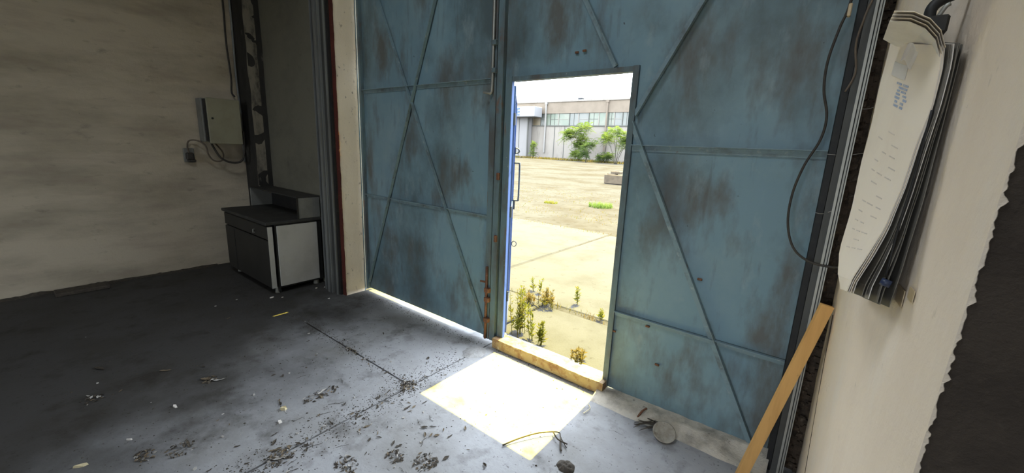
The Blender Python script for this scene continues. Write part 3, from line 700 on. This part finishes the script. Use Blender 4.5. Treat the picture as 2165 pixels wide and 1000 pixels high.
# ------------------------------------------------------------------ cabinet
cab = empty('metal_cabinet', (-4.73, 1.79, 0), 'low pale-sided metal cabinet with sooty black top in the corner', 'cabinet')
CX0, CX1 = -5.17, -4.06
MB().cbox(CX0 + .01, CX1 - .012, 1.585, 2.03, .055, .69, .006).build('body', 'black', cab)
MB().cbox(CX1 - .014, CX1, 1.60, 1.985, .075, .675, .004).build('side_panel', 'cabpale', cab)['label'] = 'pale enamel side panel'
dr = MB().cbox(CX0, CX1, 1.515, 1.562, .07, .54, .006).build('front_door', 'cabdark', cab)
MB().box(CX1 - .002, CX1 + .002, 1.517, 1.560, .072, .675).build('edge_strip', 'cabpale', cab)['label'] = 'pale edge strip of the front'
dw = MB().cbox(CX0, CX1, 1.515, 1.562, .55, .68, .006).build('drawer_front', 'cabdark', cab)
MB().box(CX0 + .25, CX0 + .26, 1.512, 1.516, .08, .53).build('door_seam', 'black', dr)
MB().tube([(-4.35, 1.513, .615), (-4.35, 1.498, .615), (-4.35, 1.498, .585), (-4.35, 1.513, .585)], .005, 6).build('pull', 'zinc', dw)
MB().cbox(CX0 - .03, CX1 + .008, 1.50, 2.04, .69, .722, .006).build('worktop', 'blacktop', cab)
for (a, b) in ((CX0 + .06, 1.60), (CX1 - .08, 1.60), (CX0 + .06, 1.98), (CX1 - .08, 1.98)):
    MB().tube([(a, b, 0.0), (a, b, .06)], [.03, .022], 8).build('foot', 'zinc', cab)
MB().box(CX0 + .02, CX1 - .02, 1.59, 1.60, .01, .06).build('plinth', 'black', cab)
rs_ = empty('shelf_riser', (-4.64, 1.92, .722), 'small grey sheet-metal shelf riser on top of the cabinet', 'shelf')
MB().cbox(-5.20, -4.065, 1.80, 2.035, .925, .937, .003).build('top_board', 'blacktop', rs_)
MB().cbox(-5.20, -5.185, 1.80, 2.035, .722, .926, .003).build('end_panel', 'boxside', rs_)
MB().cbox(-4.08, -4.065, 1.805, 2.03, .722, .926, .003).build('end_panel', 'boxside', rs_)
MB().box(-5.195, -4.08, 2.02, 2.034, .722, .926).build('back_board', 'black', rs_)
MB().box(-4.066, -4.060, 1.80, 1.815, .722, .937).build('corner_strip', 'cabdark', rs_)

# ------------------------------------------------------------------ fuse box and cables on the left wall
fb = empty('fuse_box', (-5.42, 1.67, 1.41), 'olive-grey fuse box with its cover standing ajar on the left wall', 'fuse box')
MB().cbox(-5.532, -5.375, 1.475, 1.80, 1.42, 1.875, .004).build('body', 'boxside', fb)
MB().box(-5.376, -5.322, 1.49, 1.79, 1.43, 1.865).build('opening_shade', 'black', fb)  # black block stands for the shade behind the ajar cover
cv = MB().cbox(-5.324, -5.300, 1.505, 1.815, 1.405, 1.88, .004).build('cover', 'boxgrey', fb)
MB().tube([(-5.300, 1.545, 1.67), (-5.288, 1.545, 1.67)], .010, 8).build('lock', 'black', cv)
cbm = MB().tube([(-5.50, 1.36, 1.27), (-5.50, 1.345, 1.36), (-5.49, 1.365, 1.425), (-5.46, 1.43, 1.43), (-5.43, 1.49, 1.38), (-5.43, 1.51, 1.28), (-5.44, 1.56, 1.215), (-5.43, 1.63, 1.22), (-5.42, 1.645, 1.30), (-5.42, 1.60, 1.38), (-5.42, 1.56, 1.43)], .008, 8, 5)
tag(cbm.build('looped_cable', 'browncable', smooth=True), 'brown cable looped between socket and fuse box', 'cable')
cbm = MB().tube([(-5.40, 1.53, 1.43), (-5.39, 1.575, 1.31), (-5.38, 1.62, 1.24), (-5.37, 1.70, 1.20), (-5.36, 1.79, 1.21), (-5.36, 1.83, 1.28), (-5.36, 1.845, 1.40), (-5.37, 1.85, 1.55)], .011, 8, 5)
cbm.build('sagging_cable', 'rubber', fb, smooth=True)['label'] = 'thick black cable'
so = empty('wall_socket', (-5.52, 1.36, 1.2), 'small dark wall socket with a plug at the end of the looped cable', 'socket')
MB().cbox(-5.535, -5.515, 1.31, 1.405, 1.195, 1.345, .006).build('back_plate', 'boxside', so)
mb = MB(); mb.cbox(-5.525, -5.47, 1.325, 1.39, 1.225, 1.30, .010); mb.build('plug', 'rubber', so)
MB().cbox(-5.525, -5.475, 1.335, 1.405, 1.20, 1.226, .006).build('socket_lip', 'rubber', so)
mb = MB().tube([(-5.527, 1.82, 3.6), (-5.527, 1.828, 2.9), (-5.527, 1.822, 2.5), (-5.526, 1.835, 2.15), (-5.524, 1.825, 1.98), (-5.49, 1.84, 1.93)], .010, 6, 6)
tag(mb.build('riser_cable', 'rubber', smooth=True), 'dark cable running up the wall from the fuse box', 'cable')
mb = MB().tube([(-5.525, 1.885, 3.6), (-5.523, 1.893, 2.8), (-5.523, 1.886, 2.2), (-5.52, 1.893, 1.7), (-5.52, 1.888, 1.2)], .012, 6, 6)
tag(mb.build('conduit', 'greypaint', smooth=True), 'grey conduit running along the edge of the black pilaster', 'pipe')

# ------------------------------------------------------------------ cable hanging in front of the right leaf
pts = [(-0.045, 2.13, 2.35), (-0.054, 2.13, 2.103), (-0.073, 2.13, 2.006), (-0.090, 2.13, 1.886), (-0.084, 2.13, 1.778), (-0.058, 2.13, 1.677), (-0.063, 2.13, 1.583), (-0.101, 2.13, 1.475), (-0.123, 2.13, 1.353), (-0.119, 2.12, 1.229), (-0.083, 2.10, 1.128), (-0.02, 2.08, 1.082), (0.06, 2.07, 1.075), (0.093, 2.10, 1.082), (0.105, 2.16, 1.09)]
tag(MB().tube([(-0.045, 2.2, 3.25)] + pts, .0048, 8, 6).build('hanging_cable', 'rubber', smooth=True), 'thin dark cable hanging in a loose curve in front of the gate', 'cable')
tag(MB().tube([(0.055, 2.085, 3.0), (0.02, 2.08, 2.2), (-0.002, 2.075, 2.03), (-0.012, 2.07, 1.93), (0.004, 2.075, 1.83), (-0.015, 2.07, 1.76)], .0035, 6, 5).build('loose_wire', 'browncable', smooth=True), 'thin brown wire dangling along the galvanised guide post', 'wire')
g_ = 'cobweb threads across the guide post'
for (a, b) in (((-0.03, 2.10, 1.525), (0.10, 2.17, 1.54)), ((0.03, 2.09, 1.70), (0.10, 2.18, 1.72)), ((-0.03, 2.16, 1.28), (0.02, 2.09, 1.30))):
    tag(MB().tube([a, (Vector(a) + Vector(b)) / 2 - Vector((0, 0, .008)), b], .0012, 4, 4).build('cobweb_thread', 'flake'), 'dusty cobweb thread stretched across the galvanised guide post', 'cobweb', g_)
tag(MB().cbox(-0.058, -0.046, 2.10, 2.125, 2.04, 2.085, .004).build('paper_tag', 'tape'), 'small tan tag hanging by the top of the dark cable', 'tag')

# ------------------------------------------------------------------ wooden lath leaning on the wall edge
a, b = Vector((-0.108, 2.005, 0.0)), Vector((0.072, 2.062, 0.915))
dvec = (b - a).normalized()
mb = MB(); mb.bar(a + dvec * .0 + Vector((0, 0, .012)), b, 0.046, 0.020, (0.35, -1, 0))
tag(mb.build('wooden_lath', 'wood', loc=(-0.108, 2.005, 0)), 'long pale wooden lath leaning against the cream wall', 'plank')

# ------------------------------------------------------------------ bundle of papers hanging on the cream wall
NE = [(0.116, 1.713), (0.122, 1.669), (0.122, 1.602), (0.115, 1.533), (0.110, 1.451), (0.100, 1.374), (0.085, 1.311), (0.068, 1.256), (0.065, 1.228)]
FE = [(0.060, 1.800), (0.060, 1.765), (0.057, 1.700), (0.058, 1.613), (0.055, 1.503), (0.056, 1.375), (0.051, 1.253), (0.058, 1.192), (0.079, 1.147)]
YNE, YFE = 1.10, 1.45
def lerp_list(L, v):
    t = v * (len(L) - 1); i = min(int(t), len(L) - 2); f = t - i
    return (L[i][0] * (1 - f) + L[i + 1][0] * f, L[i][1] * (1 - f) + L[i + 1][1] * f)
pb = empty('paper_bundle', (0.11, 1.25, 1.19), 'yellowed bundle of curled papers hanging on the cream wall', 'papers')
def page(k, n=9):
    """k = 0 front page ... 1 back page lying near the wall"""
    def fn(u, v):
        a = lerp_list(NE, v); b = lerp_list(FE, v)
        xa, za = a; xb, zb = b
        wa, wb = xw(YNE, za) - .006, xw(YFE, zb) - .006
        xa = xa + (wa - xa) * k; xb = xb + (wb - xb) * k
        za = za - .02 * k * v; zb -= .01 * k * v
        y = YNE + (YFE - YNE) * u + .012 * k * math.sin(v * 5 + k * 9)
        bow = -0.010 * math.sin(u * math.pi) * (1 - k)
        return (xa + (xb - xa) * u + bow + .0015 * nz(u * 3, v * 6, k * 9, 1), y, za + (zb - za) * u)
    return fn
for k, mt in ((0, 'paper'), (.04, 'paper_white'), (.08, 'paper'), (.13, 'paper_white'), (.30, 'paper_shade'), (.36, 'paper_shade'), (.44, 'paper_white'), (.60, 'paper_shade'), (.66, 'paper_shade'), (.84, 'paper_shade')):  # last dark sheet added where the bundle's shadow falls on the wall
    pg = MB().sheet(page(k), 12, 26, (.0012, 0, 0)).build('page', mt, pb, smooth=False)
    if k == 0:
        # faded print: a blue block of letters and grey lines, lying on the sheet
        f0 = page(0)
        def onp(u0, u1, v0, v1, mt_, nm):
            def q(s, t):
                p = Vector(f0(u0 + (u1 - u0) * s, v0 + (v1 - v0) * t)); p.x -= .0009; return p
            MB().sheet(q, 3, 3, (.0006, 0, 0)).build(nm, mt_, pg)
        rp = random.Random(5)
        for r_ in range(7):
            for c_ in range(2):
                u0 = .30 + c_ * .10 + rp.uniform(-.02, .02); v0 = .20 + r_ * .013
                onp(u0, u0 + rp.uniform(.04, .09), v0, v0 + .007, 'blueink', 'blue_print')
        for r_ in range(13):
            u0 = .14 + rp.uniform(0, .06)
            for c_ in range(3):
                if rp.random() < .3: continue
                onp(u0 + c_ * .15, u0 + c_ * .15 + rp.uniform(.07, .12), .37 + r_ * .03, .373 + r_ * .03, 'greyink', 'grey_print')
        def lab(s, t):
            p = Vector(f0(.38 + .3 * s, .13 + .055 * t)); p.x -= .0012; return p
        MB().sheet(lab, 3, 3, (.0008, 0, 0)).build('paper_label', 'paper_white', pg)
# curled-over top of the bundle
A = [(0.040, 1.777), (0.068, 1.772), (0.092, 1.757), (0.110, 1.735), (0.121, 1.706)]
B = [(0.043, 1.762), (0.068, 1.744), (0.090, 1.737), (0.106, 1.722), (0.117, 1.703)]
def curl(dx, dz, yo):
    def fn(u, v):
        a = lerp_list(A, u); b = lerp_list(B, u)
        x = a[0] + (b[0] - a[0]) * v + dx; z = a[1] + (b[1] - a[1]) * v + dz
        return (x, 1.085 + yo + .22 * v, z + .03 * v)
    return fn
for q in range(4):
    MB().sheet(curl(-.001 * q, -.0045 * q, .004 * q), 12, 6, (0, 0.001, .0012)).build('curled_page', 'paper_white' if q % 2 else 'paper', pb)
MB().sheet(lambda u, v: (0.074 + .018 * u - .004 * v, 1.16 + .02 * v, 1.732 - .028 * v - .012 * u + .006 * math.sin(5 * u)), 5, 3, (.001, 0, 0)).build('torn_flap', 'paper_white', pb)
for (y0, y1, z0, z1) in ((1.10, 1.16, 1.215, 1.25), (1.035, 1.075, 1.245, 1.268)):
    MB().sheet(lambda u, v: (xw(y0 + (y1 - y0) * u, z0) - .002, y0 + (y1 - y0) * u, z0 + (z1 - z0) * v), 3, 3, (.0012, 0, 0)).build('tape_piece', 'tape', pb)
# clip the bundle hangs from
ck = empty('hanging_clip', (0.115, 1.19, 1.76), 'black clip on a wall hook holding the paper bundle', 'clip')
MB().tube([(0.150, 1.19, 1.83), (0.110, 1.185, 1.812), (0.098, 1.18, 1.795), (0.100, 1.18, 1.775)], [.011, .009], 8, 4).build('hook', 'black', ck, smooth=True)
MB().cbox(0.090, 0.125, 1.15, 1.21, 1.745, 1.778, .004).build('jaw', 'black', ck)
MB().tube([(0.108, 1.175, 1.775), (0.116, 1.17, 1.795), (0.122, 1.17, 1.80)], .004, 6, 3).build('lever', 'zinc', ck, smooth=True)
pn = empty('hanging_pen', (0.122, 1.10, 1.25), 'dark blue pen cap dangling on a black cord under the papers', 'pen')
MB().tube([(0.126, 1.10, 1.60), (0.124, 1.095, 1.47), (0.1195, 1.09, 1.386), (0.118, 1.085, 1.275)], .0022, 6, 5).build('cord', 'black', pn, smooth=True)
MB().tube([(0.112, 1.086, 1.266), (0.128, 1.084, 1.262)], .0075, 10).build('cap', 'penblue', pn, smooth=True)

# ------------------------------------------------------------------ things lying on the floor
def scatter_mesh(kind, seed):
    r_ = random.Random(seed); mb = MB()
    if kind == 'leaf':
        n = 6; L_ = 1.0
        cu = r_.uniform(.2, 1.1); tw = r_.uniform(-.4, .4)
        for side in (-1, 1):
            b0 = len(mb.v)
            for i in range(n + 1):
                t = i / n; wv = math.sin(math.pi * min(1, t * .96 + .02)) ** .8 * r_.uniform(.10, .30)
                x = (t - .5) * L_
                zc = .04 + cu * (t - .5) ** 2 * .6
                mb.v.append(Vector((x, 0, zc))); mb.v.append(Vector((x, side * wv, zc + wv * (.35 + tw * side * (t - .5)))))
            for i in range(n):
                a = b0 + 2 * i; mb.f.append((a, a + 2, a + 3, a + 1))
    elif kind == 'flake':
        n = r_.randint(5, 7); a0 = r_.random() * 6
        ring = [(math.cos(a0 + i * 6.283 / n) * r_.uniform(.3, .55), math.sin(a0 + i * 6.283 / n) * r_.uniform(.2, .42)) for i in range(n)]
        b = [Vector((x, y, 0)) for x, y in ring]; t = [Vector((x * .85, y * .85, .10 + r_.uniform(0, .16))) for x, y in ring]
        mb.v = b + t; mb.f = [tuple(range(n, 2 * n))] + [(i, (i + 1) % n, n + (i + 1) % n, n + i) for i in range(n)]
    else:
        p = [Vector((-.5, 0, .03)), Vector((-.15, r_.uniform(-.12, .12), .04 + r_.uniform(0, .05))), Vector((.2, r_.uniform(-.12, .12), .04)), Vector((.5, r_.uniform(-.15, .15), .03))]
        mb.tube(p, [.022, .014], 5, 2)
        mb.tube([p[1], p[1] + Vector((.15, .16, .03))], [.014, .008], 4)
    return mb.mesh(kind + '_mesh')


VAR = {k: [scatter_mesh(k, 40 + i) for i in range(6)] for k in ('leaf', 'flake', 'twig')}
def drop(kind, name, mt, x, y, size, label, cat, group, rot=None, mi=None):
    me = VAR[kind][R.randrange(6) if mi is None else mi]
    key = me.name + mt
    if key not in bpy.data.meshes:
        c = me.copy(); c.name = key; c.materials.clear(); c.materials.append(M[mt])
    o = bpy.data.objects.new(name, bpy.data.meshes[key]); col.objects.link(o)
    o.location = (x, y, 0.0005); o.scale = (size * R.uniform(.8, 1.15), size * R.uniform(.45, .95), size * R.uniform(.6, 1.3)); o.rotation_euler = (0, 0, R.uniform(0, 6.283) if rot is None else rot)
    return tag(o, label, cat, group)


def where(x, y):
    if abs(x - jx) < .16: return 'along the floor joint that runs to the gate'
    if abs(y - jy) < .09 and x < jx: return 'along the floor joint parallel to the gate'
    if x > jx: return 'on the clean grey floor before the sun patch'
    if x < -3.2: return 'on the blackened floor near the cabinet'
    return 'on the dirty floor between cabinet and gate joint' if y > .7 else 'on the dirty floor well away from the gate'
def in_patch(x, y): return -1.80 < x < -0.90 and 1.40 < y < 2.15
def place():
    while True:
        q = R.random()
        if q < .30:                               # along the joint running to the gate
            x = jx + R.gauss(0, .06); y = R.uniform(.25, 1.7)
        elif q < .40:
            x = R.uniform(-3.6, jx); y = jy + R.gauss(0, .035)
        elif q < .70:
            y = R.uniform(.05, 1.35); x = -y * .4 - R.uniform(.75, 2.2)
        elif q < .85:
            x = R.uniform(-1.9, -.75); y = R.uniform(.9, 1.4)
        else:
            x = R.uniform(-4.6, -.4); y = R.uniform(.2, 1.9)
        if in_patch(x, y) or x < -5.3 or (x < -3.9 and y > 1.4) or (x > -.9 and y > 2.0): continue
        return x, y
for k in range(105):
    x, y = place(); drop('leaf', 'dry_leaf', 'leafdark', x, y, R.uniform(.018, .050), 'small dark shrivelled leaf ' + where(x, y), 'leaf', 'dark dry leaves ' + where(x, y))
for k in range(55):
    x, y = place(); drop('leaf', 'dry_leaf', 'leaf', x, y, R.uniform(.018, .040), 'small tan dry leaf ' + where(x, y), 'leaf', 'tan dry leaves ' + where(x, y))
for k in range(60):
    x, y = place(); drop('flake', 'plaster_flake', 'flake', x, y, R.uniform(.010, .028), 'small grey plaster flake ' + where(x, y), 'flake', 'plaster flakes ' + where(x, y))
for k in range(60):
    x, y = place(); drop('twig', 'dry_twig', 'leafdark', x, y, R.uniform(.03, .075), 'thin dark broken twig ' + where(x, y), 'twig', 'broken twigs ' + where(x, y))
for k in range(26):
    x, y = R.uniform(-1.74, -.98), R.uniform(1.5, 2.1); drop('twig' if k % 3 else 'leaf', 'sunlit_crumb', 'leaf', x, y, R.uniform(.010, .022), 'tiny brown plant crumb lying in the sun patch', 'crumb', 'plant crumbs in the sun patch')
# pieces that stand out
drop('flake', 'paper_scrap', 'scrap', -2.22, .831, .062, 'yellowish torn paper scrap, the larger one near the floor joint', 'scrap', None, 0.6, 0)
drop('flake', 'paper_scrap', 'scrap', -2.472, .060, .055, 'yellowish paper scrap amid dark leaves far from the joint', 'scrap', None, 1.2, 2)
drop('flake', 'white_chip', 'paper_white', -2.12, .769, .040, 'white plaster chip next to the yellow paper scrap', 'chip', None, .3, 1)
drop('flake', 'white_chip', 'paper_white', -2.684, .449, .045, 'elongated white chip on the darker floor', 'chip', None, .2, 3)
drop('flake', 'white_chip', 'paper_white', -2.528, .236, .034, 'small white chip beside dark leaf litter', 'chip', None, .9, 4)
drop('leaf', 'curled_leaf', 'leaf', -2.859, .654, .085, 'large curled brown leaf on the shaded floor', 'leaf', None, .7, 1)
drop('leaf', 'pale_wrapper', 'flake', -2.80, .695, .070, 'pale grey crumpled wrapper beside the large curled leaf', 'wrapper', None, 1.1, 2)
drop('leaf', 'large_leaf', 'leafdark', -3.495, .249, .10, 'large dark leaf on the darkest part of the floor', 'leaf', None, .4, 3)
drop('leaf', 'twisted_leaf', 'leaf', -3.164, .51, .08, 'twisted narrow leaf on the shaded floor', 'leaf', None, .9, 4)
drop('leaf', 'leaf_cluster', 'flake', -2.216, 1.047, .085, 'grey brittle leaf with a long stalk near the floor joint', 'leaf', None, 1.9, 5)
drop('leaf', 'crisp_leaf', 'flake', -1.855, .654, .08, 'pale crisp leaf on the floor joint', 'leaf', None, 1.0, 0)
o = MB().cbox(-5.49, -5.33, .20, .56, .0005, .035, .006).build('floor_board', 'leafdark'); tag(o, 'short dark board lying at the foot of the left wall', 'board')
mb = MB().tube([(-1.10, 1.42, .006), (-1.06, 1.50, .018), (-1.00, 1.60, .024), (-.93, 1.68, .018), (-.90, 1.66, .012), (-.84, 1.62, .008)], [.0045, .0025], 6, 5)
mb.tube([(-.95, 1.665, .018), (-.90, 1.63, .02), (-.85, 1.645, .008)], .004, 5, 3); mb.tube([(-.90, 1.66, .012), (-.865, 1.60, .012), (-.85, 1.585, .006)], .005, 5, 3)
tag(mb.build('curved_twig', 'leafdark', smooth=True), 'long curved brown twig across the edge of the sun patch', 'twig')
def mound(cx, cy_, rx, ry, h, name, label, mt, cat):
    def fn(u, v):
        a = u * 2 * math.pi; r = v; k = 1 + .25 * nz(math.cos(a) * 2, math.sin(a) * 2, cx, 1)
        return (cx + rx * r * k * math.cos(a), cy_ + ry * r * k * math.sin(a), h * (1 - r ** 3) * (1 + .3 * nz(r * 3, a, 2, 1)) + .0008)
    o = MB().grid(fn, 26, 7).build(name, mt); return tag(o, label, cat)
mound(-1.875, 2.03, .085, .10, .010, 'mortar_patch', 'flat grey mortar patch at the foot of the gate meeting stiles', 'slabpatch', 'mortar')
mound(-.78, 1.515, .045, .04, .016, 'dirt_heap', 'small heap of crumbs on the floor before the right gate leaf', 'dirt', 'dirt')
lid = MB()
lc = Vector((-.485, 2.045, .026)); ax = Vector((.15, -.42, .89)).normalized(); u_ = ax.orthogonal().normalized(); v_ = ax.cross(u_)
prof = [(0, 0), (.050, 0), (.058, .006), (.060, .012), (.054, .013), (.048, .007), (0, .006)]
for i, (r_, h_) in enumerate(prof):
    for k in range(24):
        a = k * 2 * math.pi / 24; lid.v.append(lc + (u_ * math.cos(a) + v_ * math.sin(a)) * r_ + ax * h_)
for i in range(len(prof) - 1):
    for k in range(24): lid.f.append((i * 24 + k, i * 24 + (k + 1) % 24, (i + 1) * 24 + (k + 1) % 24, (i + 1) * 24 + k))
tag(lid.build('round_tin', 'tin', smooth=True), 'dusty round tin lid leaning on the concrete threshold', 'lid')
mb = MB()
for k in range(16):
    a = R.uniform(2.6, 3.9); p = Vector((-.54 + R.uniform(-.02, .03), 2.075 + R.uniform(-.015, .02), .035)); L_ = R.uniform(.06, .13)
    e = p + Vector((math.cos(a) * L_, math.sin(a) * L_ * .8, -.03)); mb.tube([p, (p + e) / 2 + Vector((0, 0, R.uniform(.0, .02))), e], [.004, .0015], 5, 3)
tag(mb.build('root_clump', 'leafdark', smooth=True), 'dark dry root clump beside the round tin lid', 'roots')
tag(MB().tube([(-.655, 2.10, .005), (-.64, 2.13, .04), (-.625, 2.16, .05)], .006, 6, 4).build('bent_nail', 'rust', smooth=True), 'short rusty bent rod on the concrete threshold', 'rod')
for k, (x, y, s_) in enumerate(((-.06, 2.03, .05), (-.015, 2.05, .042), (-.10, 2.05, .035))):
    drop('flake', 'concrete_lump', 'threshold', x, y, s_ * 1.5, 'broken pale concrete lump at the foot of the wooden lath', 'concrete', 'broken concrete lumps at the lath')
tag(MB().tube([(-.93, 2.03, .004), (-.90, 1.99, .010), (-.91, 1.93, .006)], .0022, 5, 4).build('pale_straw', 'scrap'), 'short pale straw lying by the end of the sill', 'straw')
def litter(x, y, rx, ry, n, seed, label):
    """a clump of broken leaf bits: crumbs, slivers and pale flecks"""
    rl = random.Random(seed); o = empty('litter_clump', (x, y, 0), label, 'litter')
    for mt_, share in (('leafdark', .6), ('leaf', .25), ('flake', .15)):
        mb = MB()
        for k in range(int(n * share)):
            a, r_ = rl.uniform(0, 6.283), math.sqrt(rl.random()); px_, py_ = x + rx * r_ * math.cos(a), y + ry * r_ * math.sin(a)
            L_ = rl.uniform(.004, .014); b = rl.uniform(0, 6.283); w_ = L_ * rl.uniform(.2, .6); z = .001 + .010 * (1 - r_) * rl.random()
            d = Vector((math.cos(b), math.sin(b), 0)); e = Vector((-math.sin(b), math.cos(b), 0)); c = Vector((px_, py_, z))
            mb.add([c - d * L_, c + e * w_ + Vector((0, 0, L_ * rl.uniform(.1, .6))), c + d * L_ + Vector((0, 0, L_ * rl.uniform(0, .7))), c - e * w_], [(0, 1, 2), (0, 2, 3)])
        tag(mb.build({'leafdark': 'dark_bits', 'leaf': 'tan_bits', 'flake': 'pale_bits'}[mt_], mt_, o), kind='stuff')
for q in ((-2.20, 1.03, .05, .11, 90, 1, 'long clump of crumbled leaves with a stalk beside the floor joints'),
          (-1.86, .66, .06, .07, 80, 2, 'clump of leaf litter caught in the joint that runs to the gate'),
          (-2.27, .38, .06, .06, 60, 3, 'loose clump of brown leaf bits on the dark floor edge'),
          (-2.85, .66, .05, .04, 50, 4, 'crumbled brown leaves around the large curled leaf'),
          (-1.58, .84, .07, .05, 70, 5, 'spread clump of dark leaf bits between joint and sun patch'),
          (-1.31, 1.09, .06, .06, 80, 6, 'dark clump of leaf bits in front of the tip of the sun patch'),
          (-1.45, 1.02, .05, .04, 50, 7, 'small clump of dark crumbs beside the clump at the sun patch'),
          (-2.34, .26, .05, .04, 60, 8, 'flat clump of dark leaves with a pale chip nearby'),
          (-3.10, .17, .06, .05, 50, 9, 'scattered clump of dead leaves on the blackened floor'),
          (-1.885, 1.44, .05, .05, 110, 10, 'dirt and leaf clump where the two floor joints cross'),
          (-2.55, 1.44, .08, .02, 60, 11, 'line of crumbs in the joint parallel to the gate')):
    litter(*q)
for (x, y, sz) in ((-4.02, 1.49, .045), (-3.96, 1.56, .025), (-3.98, 1.90, .03), (-3.95, 1.97, .026), (-3.62, 1.84, .03)):
    drop('flake', 'plaster_flake', 'paper_white', x, y, sz, 'white plaster crumb on the floor at the foot of the metal cabinet', 'flake', 'white crumbs at the cabinet foot')
# fine dirt nobody could count
mb = MB()
for k in range(5200):
    q = R.random()
    if q < .35: x = jx + R.gauss(0, .075); y = R.uniform(.1, 2.1)
    elif q < .5: x = R.uniform(-3.7, jx); y = jy + R.gauss(0, .03)
    elif q < .56: x = jx + R.gauss(0, .07); y = jy + R.gauss(0, .05)
    elif q < .68: x = R.uniform(-3.5, -.95); y = 2.15 + R.gauss(0, .03)
    else: y = R.uniform(.02, 2.0); x = -y * .2 - R.uniform(.5, 4.2)
    if in_patch(x, y) and R.random() < .8: continue
    if x < -5.3 or y > 2.19 or (-3.95 < x < -3.6 and y > 1.9) or math.hypot(x + 1.875, y - 2.03) < .13 or (x < -3.9 and y > 1.45): continue
    s_ = R.uniform(.0012, .0050) * (1.6 if R.random() < .06 else 1); a = R.uniform(0, 6.28)
    c_, n_ = math.cos(a) * s_, math.sin(a) * s_
    mb.add([(x + c_, y + n_, 0), (x - n_, y + c_, 0), (x - c_ * .8, y - n_ * .8, 0), (x + n_, y - c_, 0), (x, y, s_ * .7)], [(0, 1, 4), (1, 2, 4), (2, 3, 4), (3, 0, 4)])
tag(mb.build('floor_dirt', 'dirt'), 'fine dark dirt crumbs strewn over the grey floor', 'dirt', kind='stuff')
